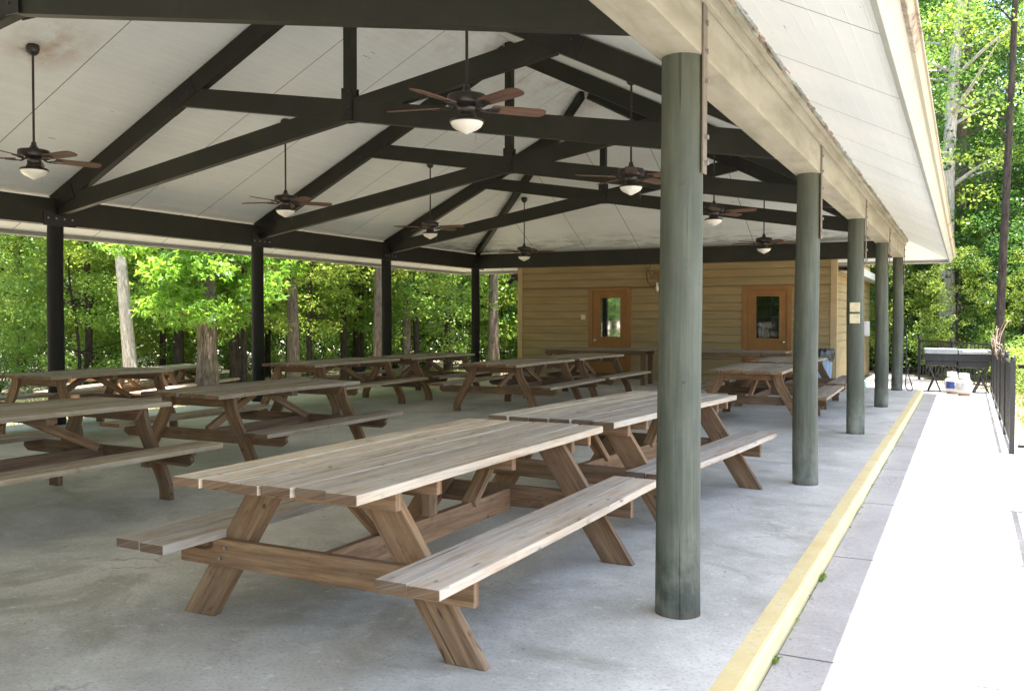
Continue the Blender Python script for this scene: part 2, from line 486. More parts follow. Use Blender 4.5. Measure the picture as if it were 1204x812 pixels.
def m_log(name='green_stained_log', k=1.0):
    t = NT(name)
    oc = t.coord('Object')
    inf = t.n('ShaderNodeObjectInfo').outputs['Random']
    off = t.math('MULTIPLY', inf, 40.0)
    x, y, z = t.sep(oc)
    g = t.noise(t.comb(t.math('MULTIPLY', x, 26), t.math('MULTIPLY', y, 26), t.math('ADD', t.math('MULTIPLY', z, 1.3), off)), 1.0, 6, 0.65, 0.3)
    b = t.noise(t.comb(t.math('MULTIPLY', x, 3), t.math('MULTIPLY', y, 3), t.math('ADD', t.math('MULTIPLY', z, 1.5), off)), 1.3, 6, 0.65, 0.4)
    c = t.ramp(t.math('ADD', t.math('MULTIPLY', g, 0.55), t.math('MULTIPLY', b, 0.45)), [(0.28, (0.042, 0.048, 0.036)), (0.5, (0.070, 0.078, 0.058)), (0.72, (0.125, 0.131, 0.096))])
    kn = t.mapr(t.noise(t.comb(t.math('MULTIPLY', x, 9), t.math('MULTIPLY', y, 9), t.math('ADD', t.math('MULTIPLY', z, 5.0), off)), 1.0, 2, 0.5, 1.2), 0.71, 0.76, 0, 0.6)
    c = t.mix(kn, c, (0.035, 0.045, 0.035))
    ck = t.mapr(t.noise(t.comb(t.math('MULTIPLY', x, 55), t.math('MULTIPLY', y, 55), t.math('ADD', t.math('MULTIPLY', z, 0.5), off)), 1.0, 1, 0.5, 0.3), 0.70, 0.74, 0, 0.8)
    c = t.mix(ck, c, (0.03, 0.035, 0.028))
    c = t.mix(t.math('MULTIPLY', t.mapr(z, 0.5, 0.0, 0, 1), t.mapr(b, 0.40, 0.62, 0, 0.7)), c, (0.30, 0.31, 0.25))
    c = t.mix(t.mapr(z, 0.05, 0.0, 0, 0.55), c, (0.10, 0.06, 0.035))
    h = t.math('SUBTRACT', g, ck)
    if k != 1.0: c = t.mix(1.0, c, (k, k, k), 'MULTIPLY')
    t.bsdf(c, 0.7, spec=0.3, normal=t.bump(h, 0.8, 0.008))
    return t.m
M['log'] = m_log()
M['logdark'] = m_log('darkened_log', 0.07)  # forest side posts reuse the log colours, scaled close to black

def m_bark(name, a, b, moss=(0.08, 0.10, 0.04), mossamt=0.2, sc=1.0):
    t = NT(name)
    oc = t.coord('Object')
    x, y, z = t.sep(oc)
    v = t.comb(t.math('MULTIPLY', x, 22*sc), t.math('MULTIPLY', y, 22*sc), t.math('MULTIPLY', z, 5*sc))
    g = t.noise(v, 1.0, 7, 0.7, 0.6)
    b2 = t.noise(oc, 1.4, 5, 0.6)
    c = t.ramp(g, [(0.33, a), (0.62, b)])
    c = t.mix(t.mapr(b2, 0.5, 0.68, 0, mossamt), c, moss)
    t.bsdf(c, 0.9, spec=0.1, normal=t.bump(g, 1.0, 0.03))
    return t.m
M['bark'] = m_bark('rough_brown_bark', (0.05, 0.040, 0.030), (0.19, 0.158, 0.122))
M['barkpale'] = m_bark('pale_grey_bark', (0.22, 0.19, 0.16), (0.56, 0.52, 0.46), mossamt=0.15)
M['barkdark'] = m_bark('dark_bark', (0.018, 0.014, 0.012), (0.065, 0.052, 0.044))

def m_leaf(name, dark, mid, light, trans, tf=0.45):
    t = NT(name)
    at = t.n('ShaderNodeAttribute', attribute_name='rnd')
    inf = t.n('ShaderNodeObjectInfo').outputs['Random']
    r = t.math('ADD', t.math('MULTIPLY', at.outputs['Fac'], 0.85), t.math('MULTIPLY', inf, 0.15))
    c = t.ramp(r, [(0.1, dark), (0.5, mid), (0.95, light)])
    tr = t.ramp(r, [(0.1, tuple(x*0.6 for x in trans)), (0.9, trans)])
    p = t.n('ShaderNodeBsdfPrincipled')
    t.l(c, p.inputs['Base Color']); p.inputs['Roughness'].default_value = 0.42
    p.inputs['Specular IOR Level'].default_value = 0.45
    q = t.n('ShaderNodeBsdfTranslucent'); t.l(tr, q.inputs['Color'])
    mx = t.n('ShaderNodeMixShader'); mx.inputs[0].default_value = tf
    t.l(p.outputs[0], mx.inputs[1]); t.l(q.outputs[0], mx.inputs[2]); t.l(mx.outputs[0], t.out.inputs[0])
    return t.m
M['leafmaple'] = m_leaf('maple_leaf', (0.07, 0.17, 0.02), (0.12, 0.27, 0.035), (0.30, 0.46, 0.07), (0.36, 0.62, 0.06), 0.5)
M['leaf'] = m_leaf('broad_leaf', (0.05, 0.125, 0.02), (0.125, 0.245, 0.042), (0.29, 0.41, 0.095), (0.36, 0.54, 0.09), 0.5)
M['leafdark'] = m_leaf('deep_green_leaf', (0.018, 0.055, 0.010), (0.04, 0.11, 0.02), (0.10, 0.21, 0.04), (0.13, 0.27, 0.04), 0.42)
M['leafyel'] = m_leaf('yellow_green_leaf', (0.075, 0.14, 0.02), (0.17, 0.26, 0.035), (0.38, 0.43, 0.08), (0.42, 0.54, 0.07), 0.48)
M['grass'] = m_leaf('grass_blade', (0.08, 0.12, 0.02), (0.16, 0.22, 0.04), (0.38, 0.36, 0.14), (0.3, 0.4, 0.06), 0.35)
M['litter'] = m_leaf('dry_leaf', (0.16, 0.09, 0.05), (0.34, 0.22, 0.13), (0.60, 0.48, 0.34), (0.4, 0.25, 0.1), 0.15)

def m_ground():
    t = NT('grass_and_leaf_litter_ground')
    p = t.geo()
    n1 = t.noise(p, 0.35, 6, 0.65, 0.5); n2 = t.noise(p, 5, 6, 0.7); n3 = t.noise(p, 40, 4, 0.7)
    lit = t.ramp(n3, [(0.3, (0.18, 0.13, 0.085)), (0.5, (0.40, 0.33, 0.24)), (0.7, (0.60, 0.53, 0.43))])
    gr = t.ramp(n3, [(0.3, (0.05, 0.08, 0.015)), (0.7, (0.20, 0.26, 0.06))])
    c = t.mix(t.mapr(t.math('ADD', t.math('MULTIPLY', n1, 0.7), t.math('MULTIPLY', n2, 0.3)), 0.52, 0.60, 0, 0.85), lit, gr)
    x = t.sep(p)[0]
    c = t.mix(t.mapr(x, -14, -10, 0.45, 0), c, (0.66, 0.58, 0.46))  # sunlight put into the colour: ground paled toward the forest side
    t.bsdf(c, 0.95, spec=0.1, normal=t.bump(n3, 0.8, 0.03))
    return t.m
M['ground'] = m_ground()

def m_siding():
    t = NT('tan_lap_siding_paint')
    p = t.geo()
    n = t.noise(t.mapping(p, (0.7, 0.7, 4)), 1.5, 6, 0.6); n2 = t.noise(p, 30, 4, 0.6)
    c = t.ramp(n, [(0.3, (0.255, 0.190, 0.090)), (0.7, (0.35, 0.265, 0.14))])
    c = t.mix(t.mapr(n2, 0.6, 0.75, 0, 0.35), c, (0.22, 0.15, 0.07))
    t.bsdf(c, 0.6, spec=0.2, normal=t.bump(t.math('ADD', n2, n), 0.2, 0.003))
    return t.m
M['siding'] = m_siding()
M['trim'] = m_paint('tan_corner_trim', (0.44, 0.325, 0.18), 0.12, 0.6, (0.2, 0.13, 0.06), 0.25, 4)
M['door'] = m_paint('orange_brown_door_paint', (0.27, 0.130, 0.042), 0.16, 0.45, (0.14, 0.06, 0.02), 0.3, 5)
M['fascia'] = m_paint('cream_fascia_paint', (0.31, 0.325, 0.29), 0.12, 0.5, (0.25, 0.21, 0.12), 0.4, 3.0)
def m_drip():
    t = NT('rusted_metal_drip_edge')
    p = t.geo()
    n = t.noise(t.mapping(p, (1.2, 0.28, 1.2)), 1.2, 4, 0.6); n2 = t.noise(p, 25, 5, 0.7)
    c = t.mix(t.mapr(t.math('ADD', t.math('MULTIPLY', n, 0.85), t.math('MULTIPLY', n2, 0.15)), 0.53, 0.57, 0, 1), (0.36, 0.32, 0.24), (0.15, 0.095, 0.07))
    t.bsdf(c, 0.6, spec=0.3, normal=t.bump(n2, 0.3, 0.003))
    return t.m
M['drip'] = m_drip()
M['peel'] = m_flat('peeling_brown_paint', (0.36, 0.26, 0.18), 0.8)
M['roof'] = m_paint('brown_shingle_roof', (0.12, 0.10, 0.085), 0.25, 0.9, (0.05, 0.04, 0.03), 0.5, 6)
M['bowl'] = None
t = NT('frosted_glass_bowl')
t.bsdf((0.86, 0.84, 0.78), 0.35, spec=0.5, Subsurface_Weight=0.0)
M['bowl'] = t.m
M['steel'] = m_flat('brushed_steel', (0.30, 0.31, 0.32), 0.4, 0.8)
M['white'] = m_paint('white_tank_paint', (0.33, 0.33, 0.33), 0.05, 0.35, (0.4, 0.33, 0.25), 0.15, 6, 0.5)
M['blue'] = m_flat('blue_label', (0.03, 0.05, 0.20), 0.5)
M['cream'] = m_flat('cream_plastic', (0.62, 0.55, 0.36), 0.5)
M['brass'] = m_flat('brass_knob', (0.72, 0.66, 0.52), 0.25, 0.9)
M['bin'] = m_flat('blue_grey_plastic', (0.33, 0.42, 0.52), 0.5)
M['bag'] = m_flat('black_bag', (0.012, 0.013, 0.018), 0.25, 0, 0.6)
M['teal'] = m_flat('teal_hose', (0.12, 0.48, 0.42), 0.4)
M['intwall'] = m_flat('dim_interior_wall', (0.16, 0.165, 0.17), 0.8)
M['fridge'] = m_flat('pale_fridge', (0.55, 0.58, 0.62), 0.4)
M['twig'] = m_flat('dry_twig', (0.26, 0.19, 0.13), 0.9)
t = NT('window_glass')
gl = t.n('ShaderNodeBsdfGlossy'); gl.inputs['Roughness'].default_value = 0.02; gl.inputs['Color'].default_value = (0.95, 0.97, 0.97, 1)
tp = t.n('ShaderNodeBsdfTransparent'); tp.inputs['Color'].default_value = (0.80, 0.84, 0.85, 1)
fr = t.n('ShaderNodeFresnel'); fr.inputs['IOR'].default_value = 1.22
mx = t.n('ShaderNodeMixShader'); t.l(fr.outputs[0], mx.inputs[0]); t.l(tp.outputs[0], mx.inputs[1]); t.l(gl.outputs[0], mx.inputs[2]); t.l(mx.outputs[0], t.out.inputs[0])
M['glass'] = t.m
t = NT('reflective_tinted_glass')
t.bsdf((0.02, 0.022, 0.02), 0.03, spec=1.0, IOR=2.6)
M['mirror'] = t.m

# ------------------------------------------------------------------ camera
cam = bpy.data.cameras.new('camera')
cam.sensor_fit = 'HORIZONTAL'; cam.sensor_width = 36
cam.lens = 1067.5/1204*36
cam.shift_x = 2/1204; cam.shift_y = -6/1204
cam.clip_end = 2000; cam.clip_start = 0.05
co = bpy.data.objects.new('camera', cam); COL.objects.link(co)
co.location = (1.198, -4.231, 1.407)
co.rotation_euler = (PI/2-0.0233, -0.0013, 0.4652)
scn.camera = co

# ------------------------------------------------------------------ light
SUN_EL, SUN_AZ = math.radians(82.5), 0.0
sd = bpy.data.lights.new('sun', 'SUN'); sd.energy = 5.0; sd.angle = math.radians(0.53); sd.color = (1.0, 0.955, 0.88)
so = bpy.data.objects.new('sun', sd); COL.objects.link(so)
sv = Vector((0.113, -0.045, 1.0)).normalized()     # towards the sun
so.rotation_euler = sv.to_track_quat('Z', 'Y').to_euler()
so.location = (5, 0, 30)
w = bpy.data.worlds.new('World'); scn.world = w; w.use_nodes = True
nt = w.node_tree; bg = nt.nodes['Background']
sky = nt.nodes.new('ShaderNodeTexSky'); sky.sky_type = 'NISHITA'; sky.sun_disc = False
sky.sun_elevation = math.asin(sv.z); sky.sun_rotation = math.atan2(sv.x, sv.y)
sky.air_density = 1.0; sky.dust_density = 2.5; sky.ozone_density = 1.0
nt.links.new(sky.outputs[0], bg.inputs[0]); bg.inputs[1].default_value = 0.15
scn.view_settings.view_transform = 'Standard'; scn.view_settings.look = 'None'
scn.view_settings.exposure = 0; scn.view_settings.gamma = 1.0; scn.cycles.film_exposure = 6.1   # the photograph is exposed for the shade under the roof
scn.cycles.max_bounces = 10; scn.cycles.diffuse_bounces = 7; scn.cycles.glossy_bounces = 4
scn.cycles.transmission_bounces = 6; scn.cycles.transparent_max_bounces = 12
scn.cycles.use_denoising = True

# ------------------------------------------------------------------ the setting
def sheet(name, pts, mat, z, kind='structure', sub=0):
    mb = MB()
    mb.add([(x, y, z) for x, y in pts], [tuple(range(len(pts)))])
    o = mb.build(name, mat)
    if kind: o['kind'] = kind
    return o

# undulating ground reaching the horizon
def ground_h(x, y):
    d = max(0.0, max(-x-12, y-26, x-3.2, -y-12))
    return WALK-0.06-0.02*math.sin(x*0.7)*math.cos(y*0.5)*min(1, d)-0.15*(1-math.exp(-d/10))-0.35*(1-math.exp(-max(0.0, -x-11)/5))+0.06*(math.sin(x*0.21+1)*math.cos(y*0.17))*min(1, d/6)
mb = MB()
xs = sorted(set([-600, -300, -150, -90]+[-60+2*i for i in range(45)]+[40, 60, 100, 200, 600]))
ys = sorted(set([-600, -200, -80, -40]+[-24+2*i for i in range(52)]+[90, 120, 200, 400, 900]))
vv = [(x, y, ground_h(x, y)) for y in ys for x in xs]
nx = len(xs)
ff = [(j*nx+i, j*nx+i+1, (j+1)*nx+i+1, (j+1)*nx+i) for j in range(len(ys)-1) for i in range(nx-1)]
mb.add(vv, ff, None, True)
mb.build('ground', M['ground'])['kind'] = 'structure'

# pavilion slab with painted kerb edge
XE = 0.44
mb = MB(); mb.box(-W-0.45, 0.34, YN-0.5, YE+0.62, -0.4, 0.0, 0)
mb.build('pavilion_floor', M['floor'])['kind'] = 'structure'
mb = MB()
poly = [(0.34, 0.0), (0.425, 0.001), (0.437, -0.004), (0.443, -0.015), (0.448, -0.3), (0.34, -0.3)]
n = 60
vs, fs = [], []
for i in range(n+1):
    y = YN-0.5+(YE+0.40-(YN-0.5))*i/n
    j = RNG.normal(0, 0.0025)
    for k, (x, z) in enumerate(poly):
        vs.append((x+(j if k not in (0, 5) else 0), y, z+(RNG.normal(0, 0.001) if k in (2, 3) else 0)))
m_ = len(poly)
for i in range(n):
    for k in range(m_):
        k2 = (k+1) % m_
        fs.append((i*m_+k, (i+1)*m_+k, (i+1)*m_+k2, i*m_+k2))
fs.append(tuple(range(m_))); fs.append(tuple(n*m_+k for k in range(m_-1, -1, -1)))
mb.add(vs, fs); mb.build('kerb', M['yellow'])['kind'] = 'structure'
mb = MB()
wp = [(0.449, YN-6), (6.5, YN-6), (6.5, 4.4), (3.6, 6.6), (1.98, 7.3), (1.80, 8.0), (1.80, 17.3), (1.62, 17.75), (1.2, 18.9), (0.3, 21.2), (-0.1, 23.4), (-1.1, 24.5), (-1.1, YE+0.63), (0.449, YE+0.63)]
k = len(wp)
mb.add([(x, y, WALK) for x, y in wp]+[(x, y, WALK-0.3) for x, y in wp], [tuple(range(k))]+[(i, i+k, (i+1) % k+k, (i+1) % k) for i in range(k)])
mb.build('walkway', M['walk'])['kind'] = 'structure'

# ------------------------------------------------------------------ pavilion
pav = empty('pavilion', (0, 0, 0))
tag(pav, 'open sided picnic pavilion on round green posts with white hipped ceiling and dark scissor trusses', 'pavilion')

def log_mesh(r0=0.108, r1=0.094, h=H, seed=0):
    rg = np.random.default_rng(seed)
    mb = MB(); n, m = 28, 26
    a1, a2 = rg.uniform(0, 6, 2)
    vs, fs, uvs = [], [], []
    for i in range(m+1):
        z = h*i/m
        r = r0+(r1-r0)*i/m
        ox = 0.006*math.sin(a1+z*1.9); oy = 0.005*math.sin(a2+z*1.5)
        for k in range(n):
            t = 2*PI*k/n
            rr = r*(1+0.018*math.sin(3*t+a1+z)+0.012*math.sin(5*t+a2-2*z)+rg.normal(0, 0.003))
            vs.append((ox+rr*math.cos(t), oy+rr*math.sin(t), z))
    for i in range(m):
        for k in range(n):
            k2 = (k+1) % n
            fs.append((i*n+k, i*n+k2, (i+1)*n+k2, (i+1)*n+k))
    mb.add(vs, fs, None, True)
    mb.add(vs[-n:], [tuple(range(n))])
    return mb

BX0, BX1 = -0.125, 0.085
for i in range(5):
    c = log_mesh(0.107, 0.096, H, i).build('column', M['log'], pav, 'round green stained log post on the walkway side')
    c.location = (-0.02, i*S, 0.0)
    # galvanised strap up the outside face, with bolt heads
    mb = MB()
    mb.box(0.087, 0.095, -0.035, 0.035, -0.55, 0.34, 0.001)
    for z in (-0.5, -0.38, -0.12, 0.02, 0.15, 0.28):
        mb.tube([(0.094, 0.005, z), (0.110, 0.005, z)], 0.012, 6, smooth=False, mi=1)
    st = mb.build('strap', [M['rust'], M['bolt']], c)
    st.location = (0.020, 0, H)
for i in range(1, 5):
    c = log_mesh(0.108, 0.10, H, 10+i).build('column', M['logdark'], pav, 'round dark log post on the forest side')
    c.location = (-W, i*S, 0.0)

# perimeter beams
def beam(name, p0, p1, w_, mat, z0=H, z1=2.985, label=None):
    mb = MB()
    mb.board((p0[0], p0[1], (z0+z1)/2), (p1[0], p1[1], (z0+z1)/2), w_, z1-z0, (0, 0, 1), 0.006)
    return mb.build(name, mat, pav, label)
for i in range(-2, 4):   # outer beam: one length per bay, butted over the posts
    beam('beam', ((BX0+BX1)/2, i*S+0.004, 0), ((BX0+BX1)/2, (i+1)*S-0.004+(0.10 if i == 3 else 0), 0), BX1-BX0, M['beam'], label='weathered cream painted beam over the walkway posts')
for i in range(-2, 4):
    beam('beam', (-W, i*S+0.003, 0), (-W, (i+1)*S-0.003+(0.09 if i == 3 else 0), 0), 0.18, M['truss'])
beam('beam', (-W+0.092, YE, 0), (BX0-0.002, YE, 0), 0.18, M['truss'])
beam('beam', (-W+0.092, YN, 0), (BX0-0.002, YN, 0), 0.18, M['truss'])
# trim board along the top of the outer beam, chewed edge
mb = MB()
mb.board((0.102, YN, 2.93), (0.102, YE+0.1, 2.93), 0.03, 0.11, (0, 0, 1), 0.004)
mb.board((0.136, YN, 2.962), (0.136, YE+0.12, 2.962), 0.036, 0.036, (0, 0, 1), 0.004)
mb.build('trim_board', M['beam'], pav)
mb = MB(); rgf = random.Random(77)
for i in range(280):
    y = rgf.uniform(-1.5, YE) if i % 2 else rgf.choice((1.2, 2.4, 3.3, 6.0, 7.4, 9.5))+rgf.gauss(0, 0.35)
    l = rgf.uniform(0.03, 0.16); hh = rgf.uniform(0.004, 0.022)
    x0_ = 0.156+rgf.uniform(0, 0.02); z0_ = 2.955+rgf.uniform(-0.012, 0.012)
    mb.add([(x0_, y, z0_), (x0_+hh*0.5, y+l*0.3, z0_-hh), (x0_+hh, y+l*0.8, z0_-hh*rgf.uniform(0.3, 1.6)), (x0_+0.01, y+l, z0_+0.008), (x0_, y+l*0.5, z0_+0.02)], [(0, 1, 2, 3, 4)], None, False, rgf.choice((0, 1, 1)))
mb.build('peeling_paint', [M['peel'], M['fascia']], pav)['kind'] = 'stuff'
# caps on the forest side posts
for i in range(1, 5):
    mb = MB()
    mb.box(-W+0.093, -W+0.102, i*S-0.24, i*S+0.24, H-0.02, H+0.17, 0.002)
    for yy in (-0.18, -0.06, 0.06, 0.18):
        mb.tube([(-W+0.10, i*S+yy, H+0.08), (-W+0.116, i*S+yy, H+0.08)], 0.013, 6, smooth=False, mi=1)
    mb.build('post_cap', [M['plate'], M['bolt']], pav)

# trusses
ZR = CZ+CS*W/2
def roof_z(d): return CZ+CS*d
RD = 0.225   # rafter depth
nrm = math.sqrt(1+CS*CS)
off = (RD/2+0.012)*nrm
def rpt(d): return roof_z(d)-off
for i in range(0, 4):
    y = i*S
    for sgn in (0, 1):
        X = (lambda d: -W+d) if sgn == 0 else (lambda d: -d)
        d1 = W/2-(0.055 if sgn else 0.0551)
        mb = MB(); mb.board((X(0.02), y, rpt(0.02)), (X(d1), y, rpt(d1)), 0.10, RD, (0, 0, 1), 0.004)
        mb.build('rafter', M['truss'], pav)
        # scissor chord: heel -> opposite rafter at d=2.42
        dd = W-2.42
        tk = 0.094 if sgn else 0.088
        mb = MB(); mb.board((X(0.12), y, 2.86+0.167*0.12), (X(dd+0.05), y, 2.86+0.167*(dd+0.05)), tk, 0.225, (0, 0, 1), 0.004)
        mb.build('scissor_chord', M['truss'], pav)
        # gusset where the chord meets the far rafter, and the heel plate; one on each face
        X2 = (lambda d: -d) if sgn == 0 else (lambda d: -W+d)
        for sy in (-1, 1):
            mb = MB()
            mb.board((X2(2.10), y+sy*0.056, rpt(2.10)-0.01), (X2(2.55), y+sy*0.056, rpt(2.55)-0.01), 0.008, 0.20, (0, 0, 1), 0.001)
            for q in (2.18, 2.46):
                for e in (-0.05, 0.05):
                    mb.tube([(X2(q), y+sy*0.058, rpt(q)+e), (X2(q), y+sy*0.072, rpt(q)+e)], 0.012, 6, smooth=False, mi=1)
            mb.build('gusset_plate', [M['plate'], M['dbolt']], pav)
            mb = MB()
            mb.board((X(0.0), y+sy*0.056, 2.93), (X(0.42), y+sy*0.056, 3.07), 0.008, 0.20, (0, 0, 1), 0.001)
            for q in (0.12, 0.32):
                mb.tube([(X(q), y+sy*0.058, 2.95+q*0.3), (X(q), y+sy*0.070, 2.95+q*0.3)], 0.012, 6, smooth=False, mi=1)
            mb.build('gusset_plate', [M['plate'], M['dbolt']], pav)
    mb = MB(); mb.board((-W/2, y, 3.58), (-W/2, y, roof_z(W/2)-0.03), 0.107, 0.107, (1, 0, 0), 0.004)
    mb.build('king_post', M['truss'], pav)
    for sy in (-1, 1):
        for (hw_, z0_, z1_, bl_) in ((0.07, 3.54, 3.90, ((-0.03, 3.62), (0.03, 3.68), (-0.03, 3.78), (0.03, 3.86))), (0.17, ZR-0.36, ZR-0.12, ((-0.1, ZR-0.26), (0.1, ZR-0.26), (0, ZR-0.2)))):
            mb = MB()
            mb.box(-W/2-hw_, -W/2+hw_, y+sy*0.062-0.004, y+sy*0.062+0.004, z0_, z1_, 0.001)
            for (qx, qz) in bl_:
                mb.tube([(-W/2+qx, y+sy*0.064, qz), (-W/2+qx, y+sy*0.078, qz)], 0.012, 6, smooth=False, mi=1)
            mb.build('gusset_plate', [M['plate'], M['dbolt']], pav)
# hip rafters
AP = (-W/2, YE-W/2)
for X0 in (-W, 0.0):
    sx = 1 if X0 < -1 else -1
    mb = MB()
    a = (X0+sx*0.10, YE-0.10, roof_z(0.10)-0.10)
    b = (-W/2-sx*0.06, YE-W/2+0.06, roof_z(W/2-0.06)-0.10)
    mb.board(a, b, 0.09, 0.15, (0, 0, 1), 0.003)
    mb.build('hip_rafter', M['truss'], pav)

# ceiling planes (u along the eave, v up the slope from the beam line)
def ceil_quad(pts, uvs, name='ceiling'):
    mb = MB()
    mb.add(pts, [tuple(range(len(pts)))], [uvs])
    return mb.build(name, M['ceil'], pav, 'white grooved board ceiling')
e = OV
ze = roof_z(-e); k_ = nrm
ya, yb = YN-e, YE+e
y1, y2 = YN+W/2, YE-W/2
ceil_quad([(-W-e, ya, ze), (-W/2, y1, ZR), (-W/2, y2, ZR), (-W-e, yb, ze)], [(ya, -e*k_), (y1, W/2*k_), (y2, W/2*k_), (yb, -e*k_)])
ceil_quad([(e, yb, ze), (-W/2, y2, ZR), (-W/2, y1, ZR), (e, ya, ze)], [(yb, -e*k_), (y2, W/2*k_), (y1, W/2*k_), (ya, -e*k_)])
ceil_quad([(-W-e, yb, ze), (-W/2, y2, ZR), (e, yb, ze)], [(-W-e+0.3, -e*k_), (-W/2+0.3, W/2*k_), (e+0.3, -e*k_)])
ceil_quad([(e, ya, ze), (-W/2, y1, ZR), (-W-e, ya, ze)], [(e, -e*k_), (-W/2, W/2*k_), (-W-e, -e*k_)])
# roof skin
mb = MB(); g = 0.16
e2 = e+0.10; zt = roof_z(-e2)+g-0.02
P_ = [(-W-e2, ya-0.10, zt), (e2, ya-0.10, zt), (e2, yb+0.10, zt), (-W-e2, yb+0.10, zt), (-W/2, y1, ZR+g), (-W/2, y2, ZR+g)]
mb.add(P_, [(0, 3, 5, 4), (1, 4, 5, 2), (2, 5, 3), (0, 4, 1)])
mb.build('roof', M['roof'], pav)
# fascia (square to the roof slope) and rusted drip edge on the four eaves
sx_, cz_ = math.sin(math.atan(CS)), math.cos(math.atan(CS))
def eave(p0, p1, out):
    out = Vector(out)
    up = (Vector((0, 0, 1))*cz_+out*sx_)
    base0 = Vector((p0[0], p0[1], roof_z(-e)-0.065)); base1 = Vector((p1[0], p1[1], roof_z(-e)-0.065))
    mb = MB()
    mb.board(base0+up*0.078+out*0.014, base1+up*0.078+out*0.014, 0.032, 0.156, tuple(up), 0.004)
    f = mb.build('fascia', M['fascia'], pav)
    mb = MB()
    mb.board(base0+up*0.132+out*0.044, base1+up*0.132+out*0.044, 0.026, 0.052, tuple(up), 0.003)
    mb.board(base0+up*0.156+out*0.050, base1+up*0.156+out*0.050, 0.04, 0.008, tuple(up), 0.001)
    mb.build('drip_edge', M['drip'], f)
    # narrow moulding where the soffit meets the fascia
    mb = MB(); mb.board(base0+up*0.062-out*0.012, base1+up*0.062-out*0.012, 0.03, 0.03, tuple(up), 0.004)
    mb.build('moulding', M['fascia'], f)
eave((e, ya-0.04), (e, yb+0.04), (1, 0, 0))
eave((-W-e, ya-0.04), (-W-e, yb+0.04), (-1, 0, 0))
eave((-W-e+0.002, yb), (e-0.002, yb), (0, 1, 0))
eave((-W-e+0.002, ya), (e-0.002, ya), (0, -1, 0))

# ------------------------------------------------------------------ ceiling fans
def make_fan(label):
    r = empty('ceiling_fan')
    tag(r, label, 'ceiling fan', 'ceiling fans hanging from the pavilion roof')
    # origin at the ceiling; bowl bottom 1.32 below
    mb = MB(); mb.lathe([(0.0, 0.02), (0.062, 0.02), (0.066, -0.02), (0.055, -0.06), (0.03, -0.085), (0.0, -0.085)], n=24)
    mb.build('canopy', M['fanmetal'], r)
    mb = MB(); mb.tube([(0, 0, -0.05), (0, 0, -1.02)], 0.012, 10)
    mb.build('downrod', M['fanmetal'], r)
    z = -1.02
    mb = MB()
    mb.lathe([(0.0, z+0.06), (0.022, z+0.055), (0.028, z+0.02), (0.05, z-0.01), (0.10, z-0.02), (0.145, z-0.028), (0.152, z-0.04), (0.152, z-0.095), (0.146, z-0.105), (0.08, z-0.118), (0.065, z-0.13), (0.065, z-0.175), (0.075, z-0.185), (0.075, z-0.20), (0.05, z-0.205), (0.0, z-0.205)], n=36)
    mb.build('motor', M['fanmetal'], r)
    mb = MB()
    mb.lathe([(0.0, z-0.198), (0.06, z-0.20), (0.125, z-0.212), (0.136, z-0.222), (0.136, z-0.236), (0.128, z-0.236)], n=36)
    lk = mb.build('light_fitting', M['fanmetal'], r)
    mb = MB()
    mb.lathe([(0.127, z-0.228), (0.126, z-0.245), (0.112, z-0.268), (0.085, z-0.288), (0.055, z-0.302), (0.03, z-0.316), (0.012, z-0.325), (0.0, z-0.327)], n=36)
    mb.build('glass_bowl', M['bowl'], lk)
    mb = MB(); mb.tube([(0.09, 0.06, z-0.2), (0.092, 0.062, z-0.36)], 0.0016, 5)
    mb.build('pull_chain', M['bolt'], r)
    for k in range(5):
        a = 2*PI*k/5
        R = Matrix.Rotation(a, 4, 'Z')
        pit = Matrix.Rotation(-0.22, 4, 'X')
        mb = MB()
        pts = []
        prof = [(0.20, 0.052), (0.22, 0.06), (0.40, 0.066), (0.58, 0.068), (0.625, 0.060), (0.648, 0.040), (0.657, 0.018)]
        outl = [(x, w_) for x, w_ in prof]+[(x, -w_) for x, w_ in reversed(prof)]
        nO = len(outl)
        vs = []
        for zz in (0.004, -0.004):
            for (x, yv) in outl:
                v = pit @ Vector((0, yv, zz)); vs.append(R @ Vector((x, v.y, v.z+z-0.115)))
        fs = [tuple(range(nO)), tuple(range(2*nO-1, nO-1, -1))]+[(i, i+nO, (i+1) % nO+nO, (i+1) % nO) for i in range(nO)]
        uo = k*10+4
        u2 = [(x, uo+yv) for x, yv in outl]
        uvs = [u2, list(reversed(u2))]+[[(0, uo)]*4]*nO
        mb.add(vs, fs, uvs)
        bl = mb.build('blade', M['blade'], r)
        mb = MB()
        for (yy, t_) in ((-0.022, 0.01), (0.022, 0.01)):
            ps = [R @ Vector((0.07, yy*0.4, z-0.105)), R @ Vector((0.13, yy*0.6, z-0.135)), R @ Vector((0.20, yy*1.6, z-0.127-0.22*yy*1.6)), R @ Vector((0.26, yy*1.2, z-0.123-0.22*yy))]
            mb.tube(ps, 0.006, 6)
        mb.board(R @ Vector((0.19, 0, z-0.124)), R @ Vector((0.27, 0, z-0.124)), 0.07, 0.007, R @ Vector((0, 0.22, 1)), 0.002)
        mb.build('bracket', M['fanmetal'], bl)
    return r
